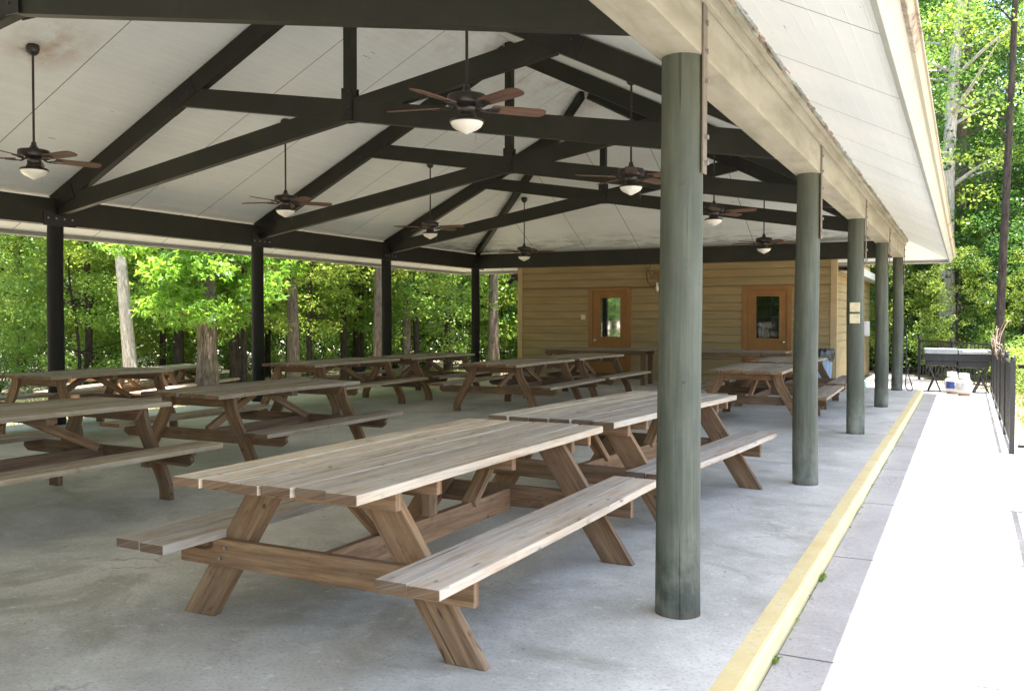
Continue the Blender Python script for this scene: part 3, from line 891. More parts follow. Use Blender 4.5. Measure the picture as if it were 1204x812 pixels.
fan_spots = [
    (-7.35, 0.5, 'bronze ceiling fan nearest the left edge, hung from a stained patch of ceiling', 1.2),
    (-7.35, 1.5, 'ceiling fan second from the left, between the first two forest side posts', 0.9),
    (-7.35, 2.5, 'ceiling fan in the left row between the second and third forest side posts', 0.1),
    (-7.35, 3.5, 'small far ceiling fan by the left end of the hipped ceiling', 0.5),
    (-2.27, -0.5, 'ceiling fan cut off by the top left corner, one wooden blade tip showing', 0.2),
    (-2.27, 0.5, 'large near ceiling fan with wooden blades and glass bowl at top centre', 0.827),
    (-2.27, 1.5, 'ceiling fan left of the nearest log post, white bowl against the trusses', 0.02),
    (-2.27, 2.5, 'ceiling fan just right of the nearest log post', -0.1),
    (-2.27, 3.5, 'small ceiling fan in front of the right hand door, left of the second log post', 0.4)]
fan0 = None
for i, (x, k, lab, rz) in enumerate(fan_spots):
    d = min(-x, W+x, (YE-k*S))
    zc = roof_z(d)-0.015
    if fan0 is None:
        fan0 = make_fan(lab); f = fan0
    else:
        f = copy_tree(fan0)
    f.location = (x, k*S, zc); f.rotation_euler = (0, 0, rz)
    f['label'] = lab

# ------------------------------------------------------------------ picnic tables
HT, HB = 0.74, 0.43
def make_table_straight():
    r = empty('picnic_table'); L = 2.54; wd = 0.978
    rg = random.Random(3)
    mb = MB(); bw = wd/6
    for i in range(6):
        x = -wd/2+bw*(i+0.5)
        a, b = rg.uniform(-0.014, 0.014), rg.uniform(-0.012, 0.012)
        mb.board((x, -L/2+a, HT-0.021+rg.uniform(-0.002, 0.002)), (x, L/2+b, HT-0.021), bw-0.010, 0.042, (0, 0, 1), 0.007, warp=0.0022, endmi=1)
    mb.build('tabletop', [M['top'], M['endgrain']], r)
    for sx in (-1, 1):
        mb = MB()
        for j in range(2):
            x = sx*(0.552+0.0735+0.152*j)
            a = rg.uniform(-0.012, 0.012)
            mb.board((x, -L/2+a, HB-0.021), (x, L/2+a, HB-0.021), 0.143, 0.042, (0, 0, 1), 0.007, warp=0.002, endmi=1)
        mb.build('seat', [M['seat'], M['endgrain']], r)
    zt_, zb_ = HT-0.043, 0.0
    for sy in (-1, 1):
        ya_, yb_ = sy*0.895, sy*0.85
        for sx in (-1, 1):
            mb = MB()
            poly = [(sx*0.64, 0), (sx*0.83, 0), (sx*(0.83-0.66*zt_), zt_), (sx*(0.64-0.66*zt_), zt_)]
            mb.prism(poly, min(ya_, yb_), max(ya_, yb_), bev=0.003, uvrot=-sx*0.585)
            mb.build('leg', M['frame'], r)
        # crossbar on the outer side of the legs, carrying the seats
        yc = sy*(0.895+0.0235)
        mb = MB()
        mb.prism([(-0.80, HB-0.043), (0.80, HB-0.043), (0.80, HB-0.17), (-0.80, HB-0.17)], yc-0.0215, yc+0.0215, bev=0.003, uvrot=PI/2)
        for sx in (-1, 1):
            for (qx, qz) in ((0.515, HB-0.08), (0.545, HB-0.13)):
                mb.tube([(sx*qx, yc, qz), (sx*qx, yc+sy*0.032, qz)], 0.010, 8, smooth=False, mi=1)
        mb.build('crossbar', [M['frame'], M['bolt']], r)
        mb = MB(); mb.prism([(-0.43, HT-0.044), (0.43, HT-0.044), (0.43, HT-0.132), (-0.43, HT-0.132)], yc-0.0215, yc+0.0215, bev=0.003, uvrot=PI/2)
        mb.build('cleat', M['frame'], r)
        # short diagonal brace in the centre plane
        mb = MB(); mb.board((0.002, sy*0.42, HB-0.075), (0.002, sy*0.80, HT-0.05), 0.086, 0.042, (0, sy*1.0, -0.6), 0.003)
        mb.build('brace', M['frame'], r)
    for yc in (-0.58, 0.16, 1.20):
        mb = MB(); mb.prism([(-0.42, HT-0.044), (0.42, HT-0.044), (0.42, HT-0.122), (-0.42, HT-0.122)], yc-0.0215, yc+0.0215, bev=0.003, uvrot=PI/2)
        mb.build('cleat', M['frame'], r)
    mb = MB(); mb.board((0.0, -0.895, HB-0.125), (0.0, 0.895, HB-0.125), 0.044, 0.13, (0, 0, 1), 0.003)
    mb.build('stretcher', M['frame'], r)
    mb = MB(); mb.board((0.003, 0.0, HB-0.058), (0.003, 0.0, HT-0.048), 0.042, 0.086, (0, 1, 0), 0.003)
    mb.build('brace', M['frame'], r)
    return r

def ribbon(pts, w_):
    """polygon of constant width around a smooth centre line in x,z"""
    P = [Vector((a, b)) for a, b in pts]
    out = []
    for i in range(len(P)-1):
        p0 = P[max(i-1, 0)]; p1 = P[i]; p2 = P[i+1]; p3 = P[min(i+2, len(P)-1)]
        for k in range(4):
            t_ = k/4
            out.append(0.5*((2*p1)+(p2-p0)*t_+(2*p0-5*p1+4*p2-p3)*t_*t_+(3*p1-p0-3*p2+p3)*t_**3))
    out.append(P[-1])
    l, r = [], []
    for i, p in enumerate(out):
        d = out[min(i+1, len(out)-1)]-out[max(i-1, 0)]
        if i in (0, len(out)-1): d = Vector((0, 1)) if i == 0 else Vector((0, 1))
        d.normalize(); nn = Vector((-d.y, d.x))
        l.append(p+nn*w_/2); r.append(p-nn*w_/2)
    return [(v.x, v.y) for v in l+list(reversed(r))]

def strip_prism(mb, poly, y0, y1, mi=0):
    n = len(poly)//2
    vs = [(x, y0, z) for x, z in poly]+[(x, y1, z) for x, z in poly]
    N = 2*n
    fs, uvs = [], []
    vo = math.floor(random.random()*60)*10+4
    uo = random.random()*4
    flip = 1
    for i in range(n-1):
        a, b, c, d = i, i+1, N-2-i, N-1-i
        for (o_, rev) in ((0, False), (N, True)):
            f = (a+o_, b+o_, c+o_, d+o_)
            uv = [(uo+i*0.05, vo), (uo+(i+1)*0.05, vo), (uo+(i+1)*0.05, vo+0.11), (uo+i*0.05, vo+0.11)]
            if rev: f = f[::-1]; uv = uv[::-1]
            fs.append(f); uvs.append(uv)
    for i in range(N):
        j = (i+1) % N
        if i == n-1 or i == N-1: pass
        fs.append((i, i+N, j+N, j)); ii = i if i < n else N-1-i; jj = j if j < n else N-1-j
        uvs.append([(uo+ii*0.05, vo+2), (uo+ii*0.05, vo+2.04), (uo+jj*0.05, vo+2.04), (uo+jj*0.05, vo+2)])
    bm = bmesh.new()
    V = [bm.verts.new(v) for v in vs]
    for f in fs: bm.faces.new([V[k] for k in f])
    bmesh.ops.recalc_face_normals(bm, faces=bm.faces)
    bm.verts.index_update()
    fs2 = [[v.index for v in f.verts] for f in bm.faces]
    key = {tuple(sorted(f)): dict(zip(f, u)) for f, u in zip(fs, uvs)}
    uv2 = [[key[tuple(sorted(f))][k] for k in f] for f in fs2]
    bm.free()
    mb.add(vs, fs2, uv2, False, mi)

def make_table_curved():
    r = empty('picnic_table'); L = 2.13; wd = 0.955
    rg = random.Random(5)
    mb = MB(); bw = wd/6
    for i in range(6):
        x = -wd/2+bw*(i+0.5)
        a, b = rg.uniform(-0.018, 0.018), rg.uniform(-0.018, 0.018)
        mb.board((x, -L/2+a, HT-0.019+rg.uniform(-0.002, 0.002)), (x, L/2+b, HT-0.019), bw-0.008, 0.038, (0, 0, 1), 0.006, warp=0.003, endmi=1)
    mb.build('tabletop', [M['oldtop'], M['oldframe']], r)
    for sx in (-1, 1):
        mb = MB()
        for j in range(2):
            x = sx*(0.735+0.07+0.145*j)
            a = rg.uniform(-0.012, 0.012)
            mb.board((x, -L/2+a, HB-0.019), (x, L/2+a, HB-0.019), 0.137, 0.038, (0, 0, 1), 0.006, warp=0.002, endmi=1)
        mb.build('seat', [M['oldtop'], M['oldframe']], r)
    line = [(0.655, 0.0), (0.648, 0.10), (0.60, 0.21), (0.525, 0.34), (0.455, 0.46), (0.395, 0.58), (0.375, HT-0.04)]
    yl = L/2-0.24
    for sy in (-1, 1):
        for sx in (-1, 1):
            mb = MB()
            strip_prism(mb, ribbon([(sx*a, b) for a, b in line], 0.115), sy*yl-0.021, sy*yl+0.021)
            mb.build('leg', M['oldframe'], r)
        yc = sy*(yl-0.043)
        mb = MB()
        mb.prism([(-1.0, HB-0.04), (1.0, HB-0.04), (0.975, HB-0.075), (0.985, HB-0.105), (0.93, HB-0.145), (-0.93, HB-0.145), (-0.985, HB-0.105), (-0.975, HB-0.075)], yc-0.0205, yc+0.0205, bev=0.002, uvrot=PI/2)
        mb.build('crossbar', M['oldframe'], r)
        mb = MB(); mb.prism([(-0.44, HT-0.040), (0.44, HT-0.040), (0.38, HT-0.135), (-0.38, HT-0.135)], yc-0.0205, yc+0.0205, bev=0.002, uvrot=PI/2)
        mb.build('cleat', M['oldframe'], r)
        mb = MB(); mb.board((0.002, sy*0.07, HT-0.06), (0.002, sy*(yl-0.11), HB-0.055), 0.04, 0.07, (0, 0, 1), 0.003)
        mb.build('brace', M['oldframe'], r)
    mb = MB(); mb.prism([(-0.44, HT-0.040), (0.44, HT-0.040), (0.44, HT-0.085), (-0.44, HT-0.085)], -0.045, 0.045, bev=0.002, uvrot=PI/2)
    mb.build('cleat', M['oldframe'], r)
    mb = MB(); mb.board((0.0, -yl+0.066, HB-0.095), (0.0, yl-0.066, HB-0.095), 0.041, 0.10, (0, 0, 1), 0.003)
    mb.build('stretcher', M['oldframe'], r)
    return r

GT = 'wooden picnic tables under the pavilion roof'
ta = make_table_straight()
tb = make_table_curved()
tables = [
    ('a', -1.321, -0.161, -0.008, 1.0, 'large pale foreground picnic table with straight slanted legs'),
    ('a', -1.197, 2.61, -0.086, 1.0, 'pale picnic table end to end behind the foreground table'),
    ('b', -5.10, 2.74, 0.0, 1.0, 'picnic table left of centre whose curved front leg stands clear in full view'),
    ('b', -5.02, 0.05, 0.0, 1.0, 'picnic table cut off by the left edge, its long bench ending mid floor'),
    ('b', -8.68, 3.62, 0.03, 0.9, 'dark picnic table in front of the leftmost forest side post'),
    ('b', -7.78, 7.45, 0.05, 1.16, 'dark picnic table beside the second forest side post, nearer of two end to end'),
    ('b', -7.80, 10.1, 0.05, 1.12, 'dark picnic table by the third forest side post, farther of two end to end'),
    ('b', -5.12, 8.72, 0.0, 1.08, 'picnic table at centre with curved legs, in front of the corner post'),
    ('b', -5.14, 11.22, 0.0, 1.03, 'picnic table in front of the left brown door, behind another table'),
    ('b', -1.39, 8.78, 0.0, 1.05, 'sunlit picnic table seen end on between the first and second log posts'),
    ('b', -1.46, 11.5, 0.0, 1.03, 'picnic table nearest the right hand door, its bench by the bin')]
for i, (kd, x, y, rz, sc, lab) in enumerate(tables):
    if i == 0: o = ta
    elif kd == 'b' and not tb.get('used'): o = tb; tb['used'] = 1
    else: o = copy_tree(ta if kd == 'a' else tb)
    if 'used' in o and o is not tb: del o['used']
    o.location = (x, y, 0.001); o.rotation_euler = (0, 0, rz+(0 if i in (0, 1) else (0.012, -0.02, 0.016, -0.01, 0.02)[i % 5])); o.scale = (1, sc, 1)
    tag(o, lab, 'picnic table', GT)
del tb['used']
# tables outdoors on the grass
for (x, y, rz, lab) in ((-14.5, 10.5, 0.25, 'sunlit brown picnic table out on the grass left of the thick tree trunk'),
                        (-13.0, 7.7, 0.35, 'sunlit picnic table on the grass behind the dark leftmost table')):
    o = copy_tree(tb)
    o.location = (x, y, ground_h(x, y)); o.rotation_euler = (0, 0, rz)
    tag(o, lab, 'picnic table', 'picnic tables outdoors on the grass')

# long plain tables along the building wall
def serving_table(x0, x1, y, lab):
    r = empty('serving_table', ((x0+x1)/2, y, 0.001))
    tag(r, lab, 'table', 'long plain tables against the kitchen wall')
    h = (x1-x0)/2
    mb = MB()
    for j in range(4):
        yy = -0.27+0.18*j
        mb.board((-h+random.uniform(0, .03), yy, 0.75), (h-random.uniform(0, .03), yy, 0.75), 0.172, 0.04, (0, 0, 1), 0.006, warp=0.004)
    mb.build('tabletop', M['oldtop'], r)
    mb = MB()
    for yy in (-0.30, 0.30):
        mb.board((-h+0.15, yy, 0.685), (h-0.15, yy, 0.685), 0.04, 0.09, (0, 0, 1), 0.004)
    mb.build('apron', M['oldframe'], r)
    for sx in (-1, 1):
        for yy in (-0.25, 0.25):
            mb = MB(); mb.board((sx*(h-0.22), yy, 0.0), (sx*(h-0.22), yy, 0.725), 0.085, 0.085, (0, 1, 0), 0.005)
            mb.build('leg', M['oldframe'], r)
serving_table(-7.35, -4.72, 14.55, 'long dark plain table along the wall below the left brown door')
serving_table(-4.66, -1.95, 14.55, 'long plain table along the wall below the right hand door')

# ------------------------------------------------------------------ kitchen building
YB = 16.02
BL, BR, BD = -8.72, -1.27, 23.5
bld = empty('kitchen_building', ((BL+BR)/2, YB, 0))
tag(bld, 'tan lap sided kitchen building with two brown doors at the far end of the pavilion', 'building')
ox, oy = -(BL+BR)/2, -YB
doors = [(-6.80, -5.86), (-3.16, -2.22)]
def lap_wall(segs_fn, z0, z1, place, name='wall'):
    mb = MB(); zz = z0; hgt = 0.178; GAP = 0.007
    while zz < z1:
        zt2 = min(zz+hgt, z1)-GAP
        for (a, b) in segs_fn(zz, zt2):
            a2, b2 = a, b
            vs = [place(a2, 0.019, zz), place(b2, 0.019, zz), place(b2, 0.003, zt2), place(a2, 0.003, zt2), place(a2, -0.05, zz), place(b2, -0.05, zz), place(b2, -0.05, zt2), place(a2, -0.05, zt2)]
            mb.add(vs, [(0, 1, 2, 3), (4, 5, 1, 0), (1, 5, 6, 2), (5, 4, 7, 6), (4, 0, 3, 7), (3, 2, 6, 7)])
        zz = zt2+GAP
    o = mb.build(name, M['siding'], bld)
    return o
def front(zz, zt2):
    xs_ = [BL]; out = []
    if zz < 2.13:
        cur = BL
        for d0, d1 in doors:
            out.append((cur, d0-0.02)); cur = d1+0.02
        out.append((cur, BR))
    else: out = [(BL, BR)]
    return out
SHEATH = True
lap_wall(front, 0.0, 2.17, lambda a, d, z: (a+ox, -d, z))
lap_wall(lambda a, b: [(BL, BR)], 2.17, 3.25, lambda a, d, z: (a+ox, -d, z))
lap_wall(lambda a, b: [(YB, BD)], WALK, 3.0, lambda a, d, z: (BR+ox+d, a+oy, z))
lap_wall(lambda a, b: [(YB, BD)], WALK, 3.0, lambda a, d, z: (BL+ox-d, a+oy, z))
mb = MB(); mb.box(BL+ox, BR+ox, BD+oy, BD+oy+0.1, WALK, 3.0); mb.build('wall', M['siding'], bld)
for X0 in (BL, BR):
    sg = 1 if X0 == BR else -1
    mb = MB()
    mb.box(min(X0-sg*0.10, X0)+ox, max(X0-sg*0.10, X0)+ox+(0.0), -0.030, -0.019, 0.0, 3.2, 0.002)
    mb.box(min(X0+sg*0.019, X0+sg*0.031)+ox, max(X0+sg*0.019, X0+sg*0.031)+ox, -0.030, 0.09, WALK, 3.0, 0.002)
    mb.box(min(X0, X0+sg*0.019)+ox, max(X0, X0+sg*0.019)+ox, -0.030, -0.001, WALK, 3.0, 0)
    mb.build('corner_trim', M['trim'], bld)
# interior (seen through the door glass)
mb = MB()
mb.box(BL+ox+0.1, BR+ox-0.1, 0.10, 4.2, -0.1, -0.001, 0)
mb.box(BL+ox+0.1, BR+ox-0.1, 4.2, 4.25, 0, 2.6, 0)
mb.box(BL+ox+0.1, BR+ox-0.1, 0.10, 4.2, 2.6, 2.65, 0)
mb.build('interior', M['intwall'], bld)
# door
def make_door(x0, x1, pane_mat, knob_side, lab):
    cx = (x0+x1)/2+ox; hw = (x1-x0)/2
    d = MB()
    px0, px1, pz0, pz1 = -hw+0.225, hw-0.19, 0.98, 1.93
    y0, y1 = -0.012, 0.030
    z1 = 2.045
    d.box(cx-hw+0.045, cx+px0, y0, y1, 0.015, z1, 0.002)
    d.box(cx+px1, cx+hw-0.045, y0, y1, 0.015, z1, 0.002)
    d.box(cx+px0+0.0005, cx+px1-0.0005, y0, y1, 0.015, pz0, 0.002)
    d.box(cx+px0+0.0005, cx+px1-0.0005, y0, y1, pz1, z1, 0.002)
    # raised lower panels
    for (a, b) in ((-hw+0.12, -0.03), (0.03, hw-0.12)):
        d.box(cx+a, cx+b, y0-0.010, y0-0.001, 0.18, 0.82, 0.006)
    door = d.build('door', M['door'], bld, lab)
    f = MB()
    f.box(cx-hw-0.055, cx-hw+0.043, -0.036, 0.05, 0.0, z1+0.11, 0.004)
    f.box(cx+hw-0.043, cx+hw+0.055, -0.036, 0.05, 0.0, z1+0.11, 0.004)
    f.box(cx-hw+0.044, cx+hw-0.044, -0.034, 0.05, z1+0.005, z1+0.10, 0.003)
    f.build('door_frame', M['door'], door)
    g_ = MB()
    for (a, b, c, e_) in ((px0-0.02, px0+0.018, pz0-0.02, pz1+0.02), (px1-0.018, px1+0.02, pz0-0.02, pz1+0.02), (px0+0.0185, px1-0.0185, pz0-0.02, pz0+0.018), (px0+0.0185, px1-0.0185, pz1-0.018, pz1+0.02)):
        g_.box(cx+a, cx+b, y0-0.014, y0-0.001, c, e_, 0.003)
    g_.build('window_bead', M['door'], door)
    p_ = MB(); p_.box(cx+px0+0.001, cx+px1-0.001, 0.004, 0.010, pz0+0.001, pz1-0.001, 0)
    p_.build('pane', pane_mat, door)
    k = MB(); kx = cx+knob_side*(hw-0.105)
    def yl(prof): return [(r_, z_) for r_, z_ in prof]
    vs, fs = [], []
    prof = [(0.0, 0.0), (0.032, 0.0), (0.032, 0.006), (0.012, 0.010), (0.011, 0.035), (0.027, 0.045), (0.030, 0.060), (0.022, 0.072), (0.0, 0.075)]
    n_ = 18
    for (r_, q) in prof:
        for a in range(n_):
            vs.append((kx+r_*math.cos(2*PI*a/n_), y0-q, 0.92+r_*math.sin(2*PI*a/n_)))
    for i in range(len(prof)-1):
        for a in range(n_):
            fs.append((i*n_+a, i*n_+(a+1) % n_, (i+1)*n_+(a+1) % n_, (i+1)*n_+a))
    k.add(vs, fs, None, True)
    k.build('knob', M['brass'], door)
    return door
make_door(*doors[0], M['mirror'], -1, 'brown door with a pane reflecting trees')
make_door(*doors[1], M['glass'], 1, 'orange brown door with a pane looking into a dark kitchen')
# kitchen items seen through the right pane
def bottle(x, y, z, h, r, mat, lab):
    mb = MB(); mb.lathe([(0, 0), (r, 0), (r, h*0.62), (r*0.8, h*0.72), (r*0.35, h*0.8), (r*0.35, h*0.93), (r*0.45, h*0.94), (r*0.45, h), (0, h)], n=16)
    o = mb.build('bottle', mat); o.location = (x, y, z)
    tag(o, lab, 'bottle', 'bottles on the kitchen counter behind the door pane')
mb = MB(); mb.box(-3.9, -1.5, YB+0.5, YB+1.0, 0.0, 0.99, 0.01)
tag(mb.build('counter', M['intwall']), 'dark kitchen counter behind the pane of the right hand door', 'counter')
for i, (x, h, r) in enumerate(((-2.98, 0.34, 0.035), (-2.90, 0.26, 0.04), (-2.78, 0.20, 0.028))):
    bottle(x, YB+0.7, 0.992, h, r, M['fridge'], ('tallest pale bottle on the counter behind the right door pane', 'middle pale bottle on the counter behind the right door pane', 'shortest pale bottle on the counter behind the right door pane')[i])
mb = MB(); mb.box(-2.66, -1.95, YB+1.2, YB+1.85, 0.0, 1.62, 0.02); mb.box(-2.63, -1.98, YB+1.17, YB+1.20, 0.62, 1.60, 0.01); mb.box(-2.60, -2.57, YB+1.13, YB+1.16, 0.8, 1.3, 0.005)
tag(mb.build('fridge', M['fridge']), 'pale fridge dimly seen through the right door pane', 'fridge')
mb = MB(); mb.box(-3.9, -2.7, YB+1.5, YB+1.8, 1.45, 1.48, 0.004); mb.box(-3.9, -2.7, YB+1.5, YB+1.8, 1.75, 1.78, 0.004)
for q in (-3.7, -3.3, -2.9): mb.box(q, q+0.03, YB+1.5, YB+1.8, 1.3, 2.0, 0.002)
tag(mb.build('shelf', M['steel']), 'metal rack shelf inside the kitchen behind the right door pane', 'shelf')
# building roof with side eaves
mb = MB()
mb.add([(BL-0.36+ox, 0.30, 2.52), (BR+0.36+ox, 0.30, 2.52), (BR+0.36+ox, BD+0.4+oy, 2.52), (BL-0.36+ox, BD+0.4+oy, 2.52), (BL+ox+1.2, 0.30, 3.4), (BR+ox-1.2, 0.30, 3.4), (BR+ox-2.5, BD-2+oy, 4.2), (BL+ox+2.5, BD-2+oy, 4.2)],
       [(0, 3, 7, 4), (1, 5, 6, 2), (3, 2, 6, 7), (4, 7, 6, 5), (0, 4, 5, 1)])
rf = mb.build('roof', M['roof'], bld)
for X0, sg in ((BL, -1), (BR, 1)):
    mb = MB()
    mb.box(min(X0+sg*0.36, X0+sg*0.385)+ox, max(X0+sg*0.36, X0+sg*0.385)+ox, 0.27, BD+0.4+oy, 2.40, 2.56, 0.003)
    mb.box(min(X0+sg*0.035, X0+sg*0.36)+ox, max(X0+sg*0.035, X0+sg*0.36)+ox, 0.29, BD+0.4+oy, 2.44, 2.46, 0)
    mb.build('fascia', M['fascia'], rf)
# switch on the wall
mb = MB(); mb.box(-7.06, -6.94, YB-0.034, YB-0.019, 1.40, 1.52, 0.004); mb.box(-7.03, -6.97, YB-0.044, YB-0.035, 1.43, 1.49, 0.003)
tag(mb.build('light_switch', M['cream']), 'cream light switch on the tan wall left of the left brown door', 'light switch')
# utility box on side wall
mb = MB(); mb.box(BR+0.04, BR+0.32, 19.6, 20.1, 1.0, 1.36, 0.01); mb.box(BR+0.08, BR+0.28, 19.585, 19.598, 1.05, 1.31, 0.004)
tag(mb.build('utility_box', M['white']), 'white box mounted on the side wall of the kitchen building behind the third log post', 'utility box')
# flood light at the left corner
fl = empty('flood_light', (BL-0.05, YB-0.04, 2.38)); tag(fl, 'small black flood light under the eave at the left corner of the tan building', 'flood light')
mb = MB(); mb.box(-0.06, 0.02, -0.03, 0.02, -0.02, 0.10, 0.004); mb.tube([(-0.04, -0.02, 0.0), (-0.12, -0.06, -0.03)], 0.018, 8); mb.build('bracket', M['black'], fl)
mb = MB(); mb.tube([(-0.10, -0.04, 0.0), (-0.17, -0.12, -0.10)], [0.045, 0.07], 14); mb.build('lamp_head', M['black'], fl)
# conduit and hanging wires by the first log post
wl = empty('wall_wiring', (-5.32, YB-0.02, 2.06)); tag(wl, 'loose conduit with hanging wires and bulb on the tan wall near the first log', 'wiring')
mb = MB(); mb.tube([(-0.06, -0.03, 0.55), (-0.02, -0.05, 0.66), (0.06, -0.06, 0.70), (0.18, -0.06, 0.69), (0.40, -0.04, 0.62), (0.46, -0.03, 0.66)], 0.022, 10); mb.build('conduit', M['steel'], wl)
mb = MB()
mb.tube([(-0.05, -0.03, 0.60), (-0.10, -0.04, 0.40), (-0.06, -0.05, 0.20), (0.04, -0.05, 0.10), (0.14, -0.05, 0.14), (0.22, -0.05, 0.3)], 0.007, 6)
mb.tube([(-0.02, -0.03, 0.62), (-0.05, -0.04, 0.45), (0.02, -0.05, 0.30), (0.10, -0.05, 0.42), (0.2, -0.05, 0.36)], 0.006, 6)
mb.build('wire', M['black'], wl)
mb = MB(); mb.box(0.18, 0.32, -0.10, -0.01, 0.22, 0.46, 0.008); mb.build('junction_box', M['door'], wl)
mb = MB(); mb.lathe([(0, 0.22), (0.022, 0.21), (0.024, 0.15), (0.036, 0.10), (0.036, 0.04), (0.018, 0.0), (0, -0.005)], (0.17, -0.07, -0.02), 14); mb.build('bulb', M['bowl'], wl)

# plates on third log post
for i, z in enumerate((1.56, 1.42)):
    mb = MB(); mb.board((-0.02-0.105*math.cos(0.62)*0.0-0.058, 2*S-0.100, z), (-0.02+0.058, 2*S-0.112, z), 0.016, 0.115, (0, 0, 1), 0.003)
    tag(mb.build('notice_plate', M['cream']), ('upper', 'lower')[i]+' of two small cream plates fixed to the third log post', 'plate')

# hose/cord at last column
cd = MB()
pts = []
cx0, cy0 = 0.13, 4*S-0.02
pts = [(cx0, cy0, 1.25), (cx0+0.02, cy0, 0.9), (cx0+0.01, cy0-0.02, 0.55), (cx0+0.05, cy0, 0.35), (cx0+0.12, cy0-0.02, 0.12), (cx0+0.13, cy0-0.02, 0.02), (cx0+0.06, cy0-0.03, 0.015), (cx0+0.01, cy0-0.02, 0.10), (cx0+0.02, cy0-0.01, 0.32), (cx0+0.07, cy0-0.02, 0.5), (cx0+0.03, cy0, 0.62), (cx0+0.0, cy0, 0.45)]
def smooth(pts, k=5):
    P = [Vector(p) for p in pts]; out = []
    for i in range(len(P)-1):
        p0, p1, p2, p3 = P[max(i-1, 0)], P[i], P[i+1], P[min(i+2, len(P)-1)]
        for j in range(k):
            t_ = j/k
            out.append(0.5*((2*p1)+(p2-p0)*t_+(2*p0-5*p1+4*p2-p3)*t_*t_+(3*p1-p0-3*p2+p3)*t_**3))
    out.append(P[-1]); return out
cd.tube(smooth(pts), 0.011, 8)
tag(cd.build('power_cord', M['black']), 'black cord looped down the right side of the farthest log post', 'cord')
mb = MB()
pts = []
for i in range(90):
    a = i*0.42; rr = 0.17+0.02*math.sin(i*0.7)
    pts.append((rr*math.cos(a), rr*math.sin(a)*0.8, 0.02+0.0022*i+0.008*math.sin(i*1.3)))
mb.tube(pts, 0.013, 6)
o = mb.build('garden_hose', M['teal']); o.location = (-0.83, 16.2, WALK)
tag(o, 'teal garden hose coiled on the ground between the third and fourth log posts', 'hose')

# bin with black liner
bn = empty('trash_bin', (-1.43, 14.95, 0.001)); tag(bn, 'blue grey plastic bin with a black liner standing behind the second log post', 'bin')
mb = MB(); mb.lathe([(0, 0), (0.20, 0), (0.205, 0.02), (0.235, 0.74), (0.25, 0.745), (0.25, 0.78), (0.238, 0.785), (0.225, 0.78), (0.20, 0.1), (0, 0.08)], n=32)
for k in range(16):
    a = 2*PI*k/16
    mb.board((0.205*math.cos(a), 0.205*math.sin(a), 0.05), (0.237*math.cos(a), 0.237*math.sin(a), 0.70), 0.02, 0.012, (math.cos(a), math.sin(a), 0), 0.002)
mb.build('bin_body', M['bin'], bn)
mb = MB(); n_ = 48; vs = []; rg = np.random.default_rng(4)
prof = [(0.222, 0.60), (0.232, 0.78), (0.245, 0.815), (0.262, 0.80), (0.268, 0.74), (0.272, 0.66), (0.266, 0.60)]
for (r_, z_) in prof:
    for k in range(n_):
        a = 2*PI*k/n_
        vs.append(((r_+0.012*math.sin(k*1.9)+0.005*rg.normal())*math.cos(a), (r_+0.012*math.sin(k*1.9))*math.sin(a), z_+(0.05*math.sin(k*0.8)+0.02*math.sin(k*2.3) if z_ < 0.7 else 0.008*math.sin(k*2.1))))
fs = [(i*n_+k, i*n_+(k+1) % n_, (i+1)*n_+(k+1) % n_, (i+1)*n_+k) for i in range(len(prof)-1) for k in range(n_)]
mb.add(vs, fs, None, True); mb.build('liner', M['bag'], bn)

# ------------------------------------------------------------------ fences
def fence(p0, p1, lab, h=1.02, base=WALK, step=0.105, pname='metal_fence', post_ends=(True, True), slat=True):
    p0, p1 = Vector((p0[0], p0[1], base)), Vector((p1[0], p1[1], base))
    d = p1-p0; L = d.length; a = math.atan2(d.y, d.x)
    r = empty(pname, p0, a); tag(r, lab, 'fence', 'black metal fences along the walkway')
    mb = MB()
    mb.board((0, 0, h-0.02), (L, 0, h-0.02), 0.04, 0.04, (0, 0, 1), 0.003)
    mb.build('rail', M['black'], r)
    mb = MB(); mb.board((0, 0, 0.10), (L, 0, 0.10), 0.034, 0.034, (0, 0, 1), 0.003); mb.build('rail', M['black'], r)
    if slat:
        mb = MB(); x = 0.06
        while x < L-0.03:
            mb.box(x-0.008, x+0.008, -0.008, 0.008, 0.116, h-0.04, 0); x += step
        mb.build('balusters', M['black'], r)
    npst = max(1, round(L/1.9))
    for k in range(npst+1):
        if k == 0 and not post_ends[0]: continue
        if k == npst and not post_ends[1]: continue
        mb = MB(); x = L*k/npst
        mb.box(x-0.028, x+0.028, -0.028, 0.028, 0.0, h+0.05, 0.003)
        mb.lathe([(0.0, h+0.095), (0.02, h+0.09), (0.03, h+0.07), (0.02, h+0.055), (0.034, h+0.05)], (x, 0, 0), 10)
        mb.build('post', M['black'], r)
    return r
fence((1.68, 7.56), (1.70, 17.5), 'black metal fence with balusters running along the right side of the walkway')
fence((0.14, 21.2), (1.66, 17.7), 'metal fence crossing behind the grill and gas tanks at the end of the walkway', post_ends=(True, False), step=0.19)
fence((1.66, -1.5), (1.67, 3.98), 'metal fence at the right edge whose slatted shadow falls on the walkway')
fence((1.74, 7.50), (4.6, 6.2), 'plain two rail railing leading off to the right edge from the near fence post', slat=False, post_ends=(False, True))

